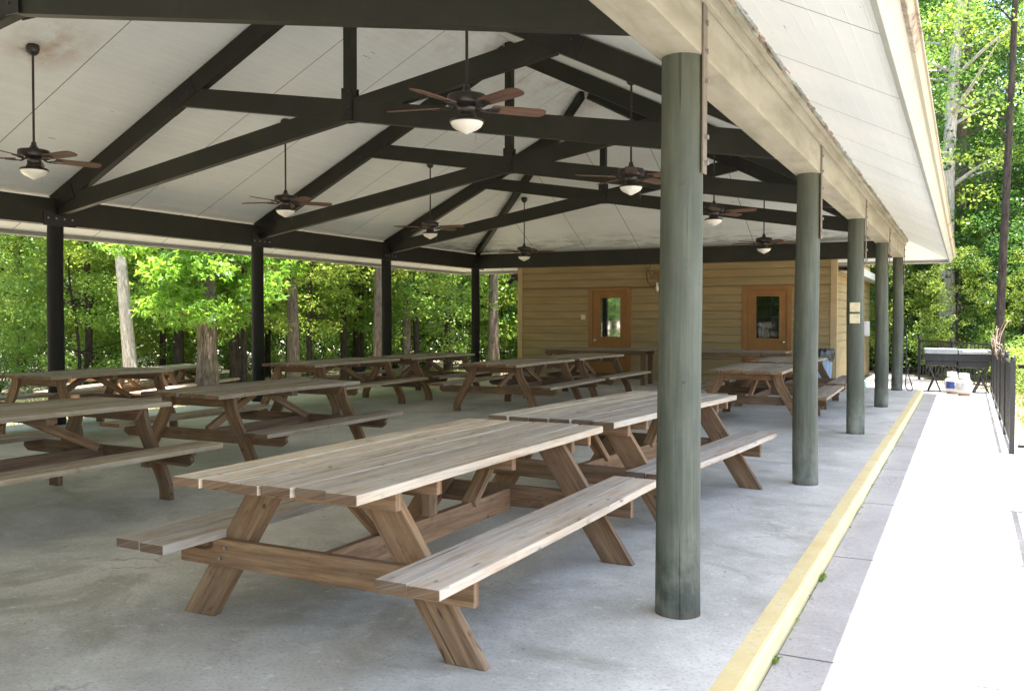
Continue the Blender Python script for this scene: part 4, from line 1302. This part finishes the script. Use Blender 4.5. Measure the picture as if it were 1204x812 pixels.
# dry vine tangled on the fence corner
mb = MB(); rg = random.Random(9)
for i in range(46):
    y = rg.uniform(10.5, 16.0) if i < 30 else rg.uniform(14.6, 16.2)
    x = 1.70+rg.uniform(-0.03, 0.05)
    z = WALK+1.0+rg.uniform(-0.05, 0.06)
    tall = rg.uniform(0.12, 0.5) if i >= 30 else rg.uniform(0.03, 0.14)
    dx, dy = rg.uniform(-0.3, 0.3)*tall, rg.uniform(-0.5, 0.5)*max(tall, 0.4)
    mb.tube(smooth([(x, y, z-0.1), (x+dx*0.3+rg.uniform(-.03, .03), y+dy*0.4, z+tall*0.4), (x+dx, y+dy, z+tall), (x+dx*1.4, y+dy*1.5, z+tall*0.95)], 3), [0.006]*9+[0.003], 4)
tag(mb.build('dry_vine', M['twig']), 'tangle of bare dry vine stems along the top of the right hand fence', 'vine')

# ------------------------------------------------------------------ grill and gas tanks
gr = empty('gas_grill', (1.03, 17.15, WALK), 0.05); tag(gr, 'wide black gas grill with steel tops on folding legs in front of the far fence', 'grill')
mb = MB()
mb.box(-0.62, 0.62, -0.26, 0.26, 0.66, 0.80, 0.01)
mb.box(-0.60, -0.01, -0.24, 0.24, 0.56, 0.66, 0.02)
mb.box(0.01, 0.60, -0.24, 0.24, 0.52, 0.66, 0.02)
for k in range(5): mb.tube([(-0.5+0.24*k, -0.26, 0.70), (-0.5+0.24*k, -0.30, 0.70)], 0.022, 10)
mb.build('firebox', M['black'], gr)
mb = MB(); mb.box(-0.63, 0.005, -0.29, 0.28, 0.81, 0.92, 0.018); mb.build('lid', M['steel'], gr)
mb = MB(); mb.box(0.012, 0.635, -0.29, 0.28, 0.81, 0.905, 0.018); mb.tube([(0.1, -0.31, 0.86), (0.55, -0.31, 0.86)], 0.01, 8); mb.build('lid', M['steel'], gr)
for (a, b) in ((-0.55, -0.30), (-0.30, -0.55), (0.32, 0.62), (0.60, 0.34)):
    for yy in (-0.2, 0.2):
        mb = MB(); mb.tube([(a, yy, 0.0), (b, yy, 0.62)], 0.016, 8); mb.build('leg', M['black'], gr)
mb = MB(); mb.board((-0.45, 0, 0.25), (0.5, 0, 0.25), 0.36, 0.02, (0, 0, 1), 0.003); mb.build('shelf', M['black'], gr)

def gas_tank(x, y, rz, lab, blue):
    r = empty('gas_tank', (x, y, WALK), rz); tag(r, lab, 'gas tank', 'white gas tanks on the walkway')
    mb = MB()
    mb.lathe([(0, 0.03), (0.06, 0.035), (0.11, 0.055), (0.142, 0.09), (0.152, 0.13), (0.152, 0.18), (0.1535, 0.185), (0.152, 0.19), (0.152, 0.25), (0.142, 0.29), (0.11, 0.325), (0.06, 0.345), (0, 0.35)], n=36)
    mb.build('tank_body', M['white'], r)
    mb = MB(); mb.lathe([(0.10, 0.06), (0.105, 0.0), (0.112, 0.0), (0.107, 0.065)], n=28); mb.build('foot_ring', M['twig'], r)
    mb = MB(); n_ = 28
    vs, fs = [], []
    for k in range(n_+1):
        a = 2*PI*k/n_
        lo, hi = 0.325, 0.455
        if abs(math.sin(a)) > 0.72 : lo2, hi2 = 0.325, 0.455
        if math.cos(a) > 0.75: hi = 0.37
        for z in (lo, hi):
            for rr in (0.098, 0.103): vs.append((rr*math.cos(a), rr*math.sin(a), z))
    for k in range(n_):
        b, c = 4*k, 4*(k+1)
        fs += [(b+1, c+1, c+3, b+3), (b, b+2, c+2, c), (b+2, b+3, c+3, c+2)]
    mb.add(vs, fs, None, True)
    mb.build('collar', M['white'], r)
    mb = MB(); mb.lathe([(0.018, 0.345), (0.018, 0.39), (0.012, 0.40), (0.03, 0.405), (0.03, 0.425), (0, 0.43)], n=14); mb.tube([(0, 0, 0.38), (0.07, 0, 0.38)], 0.014, 8)
    mb.build('valve', M['brass'], r)
    mb = MB(); vs, fs = [], []
    for k in range(9):
        a = -2.2+k*0.14
        for z in (0.12, 0.265): vs.append((0.1535*math.cos(a), 0.1535*math.sin(a), z if z < 0.2 else 0.262))
    for k in range(8): fs.append((2*k, 2*k+2, 2*k+3, 2*k+1))
    mb.add(vs, fs, None, True); mb.build('label_sticker', M['blue'] if blue else M['white'], r)
gas_tank(1.18, 16.15, 0.3, 'right hand white gas tank standing in front of the grill', False)
gas_tank(0.96, 16.55, -0.2, 'left hand gas tank with dark blue label, just behind the other white tank', True)

# ------------------------------------------------------------------ foliage
def leaf_mesh(name, cen, size, mats, lobes=1, up=0.35, rnd=None, seed=0):
    """many small pointed faces; cen: (N,3)"""
    rg = np.random.default_rng(seed)
    N = len(cen)
    nrm_ = rg.normal(0, 1, (N, 3)); nrm_[:, 2] = np.abs(nrm_[:, 2])+up
    nrm_ /= np.linalg.norm(nrm_, axis=1)[:, None]
    t1 = rg.normal(0, 1, (N, 3)); t1 -= nrm_*(t1*nrm_).sum(1)[:, None]; t1 /= np.linalg.norm(t1, axis=1)[:, None]
    t2 = np.cross(nrm_, t1)
    sz = size*rg.uniform(0.6, 1.25, N)
    if rnd is None: rnd = rg.uniform(0, 1, N)
    V, R_ = [], []
    angs = [0] if lobes == 1 else [-1.0, 0, 1.0]
    for a in angs:
        ca, sa = math.cos(a), math.sin(a)
        d = t1*ca+t2*sa; s_ = -t1*sa+t2*ca
        l = sz*(1.0 if a == 0 else 0.8)
        wd = (0.62 if lobes == 1 else 0.36)
        q = np.stack([cen, cen+d*(l*0.45)[:, None]+s_*(l*wd*0.5)[:, None]+nrm_*(l*0.06)[:, None], cen+d*l[:, None]-nrm_*(l*0.12)[:, None], cen+d*(l*0.45)[:, None]-s_*(l*wd*0.5)[:, None]+nrm_*(l*0.06)[:, None]], 1)
        V.append(q.reshape(-1, 3)); R_.append(np.repeat(rnd, 4))
    V = np.concatenate(V); R_ = np.concatenate(R_)
    nf = len(V)//4
    me = bpy.data.meshes.new(name)
    me.vertices.add(len(V)); me.vertices.foreach_set('co', V.astype(np.float32).ravel())
    me.loops.add(nf*4); me.loops.foreach_set('vertex_index', np.arange(nf*4, dtype=np.int32))
    me.polygons.add(nf); me.polygons.foreach_set('loop_start', np.arange(0, nf*4, 4, dtype=np.int32))
    me.polygons.foreach_set('loop_total', np.full(nf, 4, dtype=np.int32))
    at = me.attributes.new('rnd', 'FLOAT', 'POINT'); at.data.foreach_set('value', R_.astype(np.float32))
    me.materials.append(mats)
    me.update(calc_edges=True)
    return me

def clusters(centres, radii, per, rg, flat=0.55):
    out, rr = [], []
    for c, r in zip(centres, radii):
        n = int(per*(r/0.5)**2)
        d = rg.normal(0, 1, (n, 3)); d /= np.linalg.norm(d, axis=1)[:, None]
        rad = rg.uniform(0.35, 1.0, n)**0.6*r
        p = d*rad[:, None]; p[:, 2] *= flat
        out.append(c+p)
        base = rg.uniform(0.15, 0.75)
        rr.append(np.clip(base+rg.normal(0, 0.16, n), 0, 1))
    return np.concatenate(out), np.concatenate(rr)

def crown_mesh(name, zlo, zhi, rad, ncl, per, leaf, mat, seed, lobes=1, crad=(0.35, 0.8), taper=0.6, hollow=0.25):
    rg = np.random.default_rng(seed)
    cs, rs = [], []
    ph = rg.uniform(0, 6, 4)
    while len(cs) < ncl:
        t_ = rg.uniform(0, 1)
        z = zlo+(zhi-zlo)*t_
        prof = math.sin(PI*min(1, max(0.04, t_*0.85+0.12)))**taper
        a = rg.uniform(0, 2*PI)
        R_ = rad*prof*(1+0.25*math.sin(2*a+ph[0])+0.18*math.sin(3*a+ph[1]+z))
        r = R_*math.sqrt(rg.uniform(hollow, 1))
        cs.append((r*math.cos(a), r*math.sin(a), z+rg.normal(0, 0.1))); rs.append(rg.uniform(*crad))
    pts, rn = clusters(np.array(cs), rs, per, rg)
    return leaf_mesh(name, pts, leaf, mat, lobes, rnd=rn, seed=seed), cs

def trunk_mb(h, r, lean=(0, 0), targets=(), seed=0, bend=0.15, nlimb=10):
    rg = random.Random(seed)
    mb = MB()
    pts, rs = [], []
    m = 12
    p1, p2 = rg.uniform(0, 6), rg.uniform(0, 6)
    for i in range(m+1):
        t_ = i/m
        fl = 1+0.35*math.exp(-t_*h/0.25)
        pts.append((lean[0]*h*t_+bend*math.sin(p1+t_*5)*t_, lean[1]*h*t_+bend*math.sin(p2+t_*4)*t_, h*t_-0.15*(i == 0)))
        rs.append(r*(1-0.72*t_)*fl)
    P = [Vector(p) for p in pts]
    mb.tube(P, rs, 14, True)
    tg = sorted(targets, key=lambda c: rg.random())[:nlimb]
    for c in tg:
        c = Vector(c)
        zz = max(0.25*h, min(h*0.95, c.z-rg.uniform(0.2, 0.35)*math.hypot(c.x, c.y)-0.3))
        t_ = zz/h*m; i = min(m-1, int(t_)); b = P[i].lerp(P[i+1], t_-i)
        rb = r*(1-0.72*zz/h)*0.42
        mid = b.lerp(c, 0.5)+Vector((rg.uniform(-.2, .2), rg.uniform(-.2, .2), rg.uniform(-0.1, 0.25)))
        mb.tube(smooth([b, mid, c], 4), [rb*(1-0.85*k/8) for k in range(9)], 7, True)
    return mb

CR = {}
def kind(key, h, r, bark, zlo, zhi, rad, ncl, per, leaf, mat, seed, lobes=1, crad=(0.35, 0.8), taper=0.6, lean=(0, 0), nlimb=12, bend=0.15, hollow=0.25):
    me, cs = crown_mesh('crown', zlo, zhi, rad, ncl, per, leaf, M[mat], seed, lobes, crad, taper, hollow)
    tr = trunk_mb(h, r, lean, cs, seed, bend, nlimb).build('trunk', M[bark])
    CR[key] = (tr, me, [0])
def plant(key, x, y, rz, sc, label, group=None, cat='tree', name='tree', z=None, tilt=(0, 0)):
    tr, me, used = CR[key]
    r = empty(name, (x, y, ground_h(x, y) if z is None else z), rz)
    r.scale = (sc, sc, sc); r.rotation_euler = (tilt[0], tilt[1], rz)
    tag(r, label, cat, group)
    if used[0]: t_ = tr.copy(); COL.objects.link(t_)
    else: t_ = tr; used[0] = 1
    t_.parent = r
    c = bpy.data.objects.new('crown', me); COL.objects.link(c); c.parent = r
    return r

kind('maple', 7.0, 0.24, 'bark', 1.85, 5.4, 1.8, 105, 85, 0.16, 'leafmaple', 1, 3, (0.32, 0.58), 0.3, bend=0.05, nlimb=16, hollow=0.03)
kind('roughn', 10.0, 0.155, 'bark', 2.7, 10.0, 1.55, 75, 85, 0.13, 'leafyel', 12, 1, (0.35, 0.6), 0.4, bend=0.08)
kind('slimhi', 12.0, 0.11, 'barkdark', 1.5, 9.0, 2.4, 130, 85, 0.12, 'leaf', 14, 1, (0.35, 0.7), 0.5, bend=0.2)
kind('slimn', 9.0, 0.10, 'barkdark', 1.7, 7.5, 1.5, 75, 85, 0.12, 'leafyel', 13, 1, (0.35, 0.6), 0.4, bend=0.2)
kind('rough', 10.0, 0.19, 'bark', 2.6, 10.0, 2.6, 95, 85, 0.13, 'leaf', 2, 1, (0.4, 0.8), 0.5, bend=0.08)
kind('pale', 11.0, 0.19, 'barkpale', 6.2, 10.0, 2.6, 80, 85, 0.13, 'leaf', 3, 1, (0.4, 0.8), 0.5, bend=0.05)
kind('slim', 9.0, 0.11, 'barkdark', 1.2, 9.0, 2.3, 110, 85, 0.11, 'leaf', 4, 1, (0.35, 0.75), 0.35, bend=0.25)
kind('slimy', 8.0, 0.10, 'barkdark', 0.9, 8.0, 2.4, 110, 85, 0.12, 'leafyel', 5, 1, (0.35, 0.75), 0.35, bend=0.3)
kind('under', 4.6, 0.06, 'barkdark', 0.25, 4.6, 2.0, 100, 95, 0.10, 'leaf', 6, 1, (0.3, 0.65), 0.3, bend=0.3)
kind('underd', 5.2, 0.07, 'barkdark', 0.2, 5.2, 2.2, 110, 95, 0.10, 'leafdark', 7, 1, (0.3, 0.7), 0.3, bend=0.3)
kind('tall', 16.0, 0.20, 'barkdark', 4.5, 16.5, 3.0, 150, 85, 0.13, 'leaf', 8, 1, (0.4, 0.9), 0.5, bend=0.25, nlimb=20)
kind('talld', 16.0, 0.24, 'bark', 1.5, 16.0, 3.2, 190, 85, 0.13, 'leafdark', 9, 1, (0.4, 0.9), 0.35, bend=0.3, nlimb=20)
kind('greyopen', 17.0, 0.26, 'barkpale', 5.0, 17.0, 4.0, 80, 75, 0.13, 'leafyel', 10, 1, (0.35, 0.8), 0.5, bend=0.4, nlimb=26, hollow=0.1)

# trees one can tell apart on the forest side
plant('maple', -12.95, 9.85, 0.4, 0.95, 'maple with thick brown trunk and big bright leaves left of the second dark post')
plant('pale', -15.9, 10.5, 0.0, 0.85, 'pale barked tree leaning left beyond the leftmost post', tilt=(-0.02, -0.13))
plant('slimn', -20.3, 12.8, 1.0, 1.1, 'slim dark trunked tree just right of the leftmost post')
plant('pale', -19.6, 9.3, 2.1, 0.9, 'grey trunk at the far left edge')
plant('slimn', -13.75, 11.75, 2.6, 0.85, 'thin tree with a pale lower trunk, right of the maple')
plant('roughn', -13.1, 12.75, 0.3, 1.0, 'rough barked tree just right of the second forest side post')
plant('slimn', -15.2, 18.3, 3.0, 1.2, 'dark thin trunk left of the third forest side post')
plant('roughn', -12.3, 15.1, 1.8, 0.95, 'light brown trunk right behind the third forest side post')
plant('roughn', -13.4, 18.1, 4.0, 0.85, 'light brown trunk between the third post and the corner post')
plant('roughn', -11.1, 19.2, 5.0, 1.05, 'reddish brown trunk between the corner post and the tan building')
# understorey and forest rows
rg = random.Random(21)
G1 = 'leafy trees of the wood beyond the pavilion'
L1 = {'under': 'young bright green leafy tree in the wood on the left', 'underd': 'young deep green leafy tree in the wood', 'slim': 'slender leafy tree deep in the wood', 'slimy': 'yellow green leafy tree in the wood', 'rough': 'brown trunked leafy tree deep in the wood', 'slimhi': 'high crowned tree with a bare slim trunk in the wood', 'slimn': 'narrow yellow green tree in the wood'}
import math as _m
CX, CY = 1.2, -4.23
cnt = 0
for (dist, n, keys) in ((27.0, 10, ['slimhi', 'slimhi', 'under', 'slimn']), (31.0, 14, ['slimhi', 'slimy', 'slimhi', 'under']), (35.5, 16, ['slim', 'underd', 'rough', 'under']), (39.5, 16, ['underd', 'slim', 'underd', 'rough'])):
    for i in range(n):
        az = 0.30+(1.02-0.30)*(i+0.5+rg.uniform(-0.35, 0.35))/n   # angle left of +y
        dd = dist+rg.uniform(-1.6, 1.6)
        x, y = CX-dd*math.sin(az), CY+dd*math.cos(az)
        if y > 14 and x > BL-3.5: continue
        if x > -13: continue
        k_1 = keys[rg.randrange(len(keys))]
        plant(k_1, x, y, rg.uniform(0, 6.2), rg.uniform(0.85, 1.25), L1[k_1], G1+' '+k_1.replace('under', 'young').replace('slimy', 'yellow').replace('youngd', 'young deep'))
for (x, y, k_1, sc) in ((-12.6, 24.5, 'slimy', 0.9), (-10.2, 25.5, 'under', 1.1), (-14.0, 25.5, 'under', 1.0), (-17.0, 24.5, 'slimy', 1.0), (-11.5, 28, 'slim', 1.1), (-14.8, 26, 'underd', 1.2), (-18, 24, 'underd', 1.1)):
    plant(k_1, x, y, rg.uniform(0, 6), sc, L1[k_1], G1+' '+k_1.replace('under', 'young').replace('slimy', 'yellow').replace('youngd', 'young deep'))
# right hand wood
kind('spire', 17.0, 0.10, 'barkdark', 6.0, 17.0, 1.5, 60, 80, 0.11, 'leaf', 15, 1, (0.35, 0.7), 0.5, lean=(0.022, 0.0), nlimb=16, bend=0.12)
plant('greyopen', 0.75, 24.0, 0.5, 0.9, 'tall grey barked tree with open branches against the sky beside the roof edge')
plant('spire', 1.86, 19.4, 0.0, 1.0, 'tall slender dark trunk rising behind the right hand fence')
plant('talld', 1.0, 26.0, 1.0, 0.95, 'dark brown trunked tree behind the far fence, left of the grill')
plant('slimy', 0.1, 24.6, 1.7, 0.75, 'low yellow green tree just right of the farthest log post')
L2 = {'talld': 'tall deep green tree of the right hand wood', 'tall': 'tall leafy tree of the right hand wood', 'greyopen': 'tall pale trunked tree of the right hand wood', 'underd': 'young deep green tree in the right hand wood', 'under': 'young bright leafy tree in the right hand wood', 'slimy': 'small yellow green tree in the right hand wood'}
for (x, y, k_1, sc) in ((2.3, 29.0, 'talld', 0.8), (-0.4, 31, 'tall', 0.8), (1.2, 34, 'tall', 0.85), (3.2, 36, 'talld', 0.8), (3.6, 25.0, 'talld', 0.75), (-2.0, 33, 'talld', 0.8), (-4, 34, 'talld', 0.9), (5.5, 30, 'talld', 0.9),
                        (0.1, 27.2, 'under', 1.0), (1.5, 25.5, 'underd', 1.0), (2.6, 23.4, 'underd', 0.85), (2.9, 26.8, 'under', 1.2), (-0.9, 27.2, 'underd', 1.0), (-3, 27.5, 'underd', 1.1), (0.6, 30.0, 'underd', 1.5), (1.9, 31.5, 'underd', 1.6), (3.0, 21.6, 'slimy', 0.45), (1.0, 22.6, 'slimy', 0.42)):
    plant(k_1, x, y, rg.uniform(0, 6), sc, L2[k_1], 'right hand wood '+L2[k_1].split(' of')[0].split(' in')[0])

for i, (x, y, k_1) in enumerate(((-24, -17, 'talld'), (-19.5, -20, 'talld'), (-15.5, -19, 'underd'), (-12, -22, 'talld'), (-8, -21, 'underd'), (-5, -24, 'talld'), (-22, -24, 'slim'), (-17, -25, 'talld'), (-1, -23, 'talld'), (-20, -16, 'under'), (-10, -19, 'under'), (-28, -12, 'talld'), (-14, -28, 'talld'), (-27, -21, 'talld'))):
    plant(k_1, x, y, rg.uniform(0, 6), 1.0, 'leafy tree mirrored in the glass of the brown doors', 'trees mirrored in the door glass')
for i, (x, y, k_1) in enumerate(((-17, -3, 'talld'), (-19, 2, 'talld'), (-16, -8, 'underd'), (-22, -6, 'talld'), (-15.5, -12, 'talld'), (-23, 0, 'talld'), (-17.5, -1, 'underd'), (-20, -12, 'talld'), (-21, 4.5, 'talld'))):  # unseen trees, added left of the view to darken the pavilion floor
    plant(k_1, x, y, rg.uniform(0, 6), 1.0, 'deep green unseen tree added past the left edge to shade the floor', 'unseen trees added to shade the pavilion floor')
# low shrubs behind the fence
def shrub(x, y, sc, lab, grp, mat, seed, first=[None]):
    key = 'shrub'+mat
    if key not in CR:
        me, cs = crown_mesh('foliage', 0.12, 1.35, 0.85, 60, 90, 0.075, M[mat], seed, 1, (0.18, 0.34), 0.4, 0.1)
        mb = MB()
        for c in cs[:14]:
            mb.tube(smooth([(0, 0, -0.05), (c[0]*0.4, c[1]*0.4, c[2]*0.5), c], 3), [0.014-0.0018*i for i in range(7)], 5)
        CR[key] = (mb.build('stems', M['barkdark']), me, [0])
    tr, me, used = CR[key]
    r = empty('shrub', (x, y, ground_h(x, y)), rg.uniform(0, 6)); r.scale = (sc, sc, sc); tag(r, lab, 'shrub', grp)
    if used[0]: t_ = tr.copy(); COL.objects.link(t_)
    else: t_ = tr; used[0] = 1
    t_.parent = r
    c = bpy.data.objects.new('foliage', me); COL.objects.link(c); c.parent = r
for (x, y, sc, mt) in ((2.5, 16.6, 0.6, 'leaf'), (2.45, 20.6, 0.8, 'leaf'), (1.9, 22.0, 0.8, 'leafyel'), (0.4, 23.0, 1.1, 'leaf'), (2.5, 14.6, 0.45, 'leaf'), (2.3, 18.2, 0.7, 'leafyel'), (-0.5, 24.9, 1.2, 'leafyel'), (2.6, 12.6, 0.4, 'leaf'), (-1.5, 26.3, 1.3, 'leaf'), (1.9, 22.3, 1.0, 'leaf')):
    shrub(x, y, sc, 'bright green leafy shrub behind the walkway fence' if mt == 'leaf' else 'yellow green leafy shrub behind the walkway fence', 'shrubs behind the walkway fence '+('green' if mt == 'leaf' else 'yellow green'), mt, 31)
for (x, y, sc) in ((-21.5, 11, 1.1), (-22, 14.5, 1.3), (-22.5, 17.5, 1.2), (-21.2, 19.7, 1.2), (-21.5, 8.5, 1.1), (-19.4, 21.5, 1.2), (-17.0, 22.5, 1.2), (-23.5, 16, 1.3), (-23, 10, 1.3), (-14.0, 23.5, 1.1)):
    shrub(x, y, sc, 'low leafy shrub at the edge of the left hand wood', 'shrubs at the edge of the left hand wood', 'leaf', 31)

# the far wood that closes every gap
def far_wood(name, az0, az1, d0, d1, h, n, leaf, mat, seed, lab):
    g_ = np.random.default_rng(seed)
    az = g_.uniform(az0, az1, n); dd = g_.uniform(d0, d1, n)
    z = h*g_.uniform(0, 1, n)**0.9*(0.8+0.2*np.sin(az*23)+0.1*np.sin(az*57))
    pts = np.stack([CX-dd*np.sin(az), CY+dd*np.cos(az), z-0.3], 1)
    cl = np.clip(0.45+0.3*np.sin(pts[:, 0]*1.7+pts[:, 2]*2.1)*np.sin(pts[:, 1]*1.3-pts[:, 2])+g_.normal(0, 0.15, n), 0, 1)
    me = leaf_mesh(name, pts, leaf, M[mat], 1, rnd=cl, seed=seed)
    o = bpy.data.objects.new(name, me); COL.objects.link(o)
    tag(o, lab, 'woodland', kind='stuff')
far_wood('distant_wood', 0.18, 1.25, 43, 55, 14, 70000, 0.42, 'leafdark', 51, 'dense dark wood far behind the left hand trees')
far_wood('distant_wood', -0.45, 0.17, 40, 52, 18, 80000, 0.42, 'leafdark', 52, 'dense dark wood far behind the right hand trees')

# grass and leaf litter
def scatter(name, region, n, kindname, leaf, mat, seed, lab, cat, up):
    g_ = np.random.default_rng(seed)
    x0, x1, y0, y1 = region
    x = g_.uniform(x0, x1, n); y = g_.uniform(y0, y1, n)
    dens = np.sin(x*0.9+1)*np.sin(y*0.7)+0.5*np.sin(x*2.3+y*1.9)
    keep = (dens+g_.normal(0, 0.5, n) > (-0.1 if kindname == 'grass' else -0.9))
    x, y = x[keep], y[keep]
    z = np.array([ground_h(a, b) for a, b in zip(x, y)])+0.01
    pts = np.stack([x, y, z], 1)
    if kindname == 'litter':
        me = leaf_mesh(name, pts, leaf, M[mat], 1, up=2.5, seed=seed)
    else:
        N = len(pts); hgt = leaf*g_.uniform(0.5, 1.4, N); a = g_.uniform(0, 6.28, N)
        w_ = 0.006
        dx, dy = np.cos(a)*w_, np.sin(a)*w_
        tip = np.stack([g_.normal(0, 0.4, N)*hgt, g_.normal(0, 0.4, N)*hgt, hgt], 1)
        q = np.stack([pts+np.stack([dx, dy, 0*dx], 1), pts-np.stack([dx, dy, 0*dx], 1), pts-np.stack([dx*.6, dy*.6, 0*dx], 1)+tip*0.55, pts+tip], 1).reshape(-1, 3)
        me = bpy.data.meshes.new(name); nf = N
        me.vertices.add(len(q)); me.vertices.foreach_set('co', q.astype(np.float32).ravel())
        me.loops.add(nf*4); me.loops.foreach_set('vertex_index', np.arange(nf*4, dtype=np.int32))
        me.polygons.add(nf); me.polygons.foreach_set('loop_start', np.arange(0, nf*4, 4, dtype=np.int32)); me.polygons.foreach_set('loop_total', np.full(nf, 4, dtype=np.int32))
        at = me.attributes.new('rnd', 'FLOAT', 'POINT'); at.data.foreach_set('value', np.repeat(g_.uniform(0, 1, N), 4).astype(np.float32))
        me.materials.append(M[mat]); me.update(calc_edges=True)
    o = bpy.data.objects.new(name, me); COL.objects.link(o)
    tag(o, lab, cat, kind='stuff')
scatter('grass', (-21, -10.25, -1, 24), 70000, 'grass', 0.07, 'grass', 61, 'patchy short grass beyond the forest side posts', 'grass', 0)
scatter('grass', (1.95, 7, 8.2, 22), 40000, 'grass', 0.10, 'grass', 62, 'patchy grass on the far side of the right hand fence', 'grass', 0)
scatter('leaf_litter', (-23, -10.2, -1, 26), 30000, 'litter', 0.08, 'litter', 63, 'dry brown leaves scattered over the ground on the left', 'leaves', 2)
scatter('leaf_litter', (1.95, 8, 7.4, 24), 16000, 'litter', 0.07, 'litter', 64, 'dry pale leaves scattered beyond the right hand fence', 'leaves', 2)
g_ = np.random.default_rng(88)
pts = np.stack([g_.uniform(-W+0.3, 0.2, 240), g_.uniform(-3, 14.5, 240), np.full(240, 0.004)], 1)
o = bpy.data.objects.new('debris', leaf_mesh('debris', pts, 0.022, M['litter'], 1, up=6, seed=89)); COL.objects.link(o)
tag(o, 'crumbs of dry leaf scattered over the pavilion concrete', 'debris', kind='stuff')
# weeds in the kerb joint
g_ = np.random.default_rng(70)
ys_ = np.concatenate([g_.normal(c, s_, k) for c, s_, k in ((1.35, 0.04, 90), (0.6, 0.3, 16), (-0.1, 0.03, 40), (3.8, 0.5, 20), (6.5, 1.5, 40))])
pts = np.stack([0.452+np.abs(g_.normal(0, 0.006, len(ys_))), ys_, np.full(len(ys_), WALK+0.004)+np.abs(g_.normal(0, 0.007, len(ys_)))], 1)
o = bpy.data.objects.new('weeds', leaf_mesh('weeds', pts, 0.02, M['leafyel'], 1, seed=71)); COL.objects.link(o)
tag(o, 'tiny green weeds growing in the joint below the yellow kerb', 'weeds', kind='stuff')
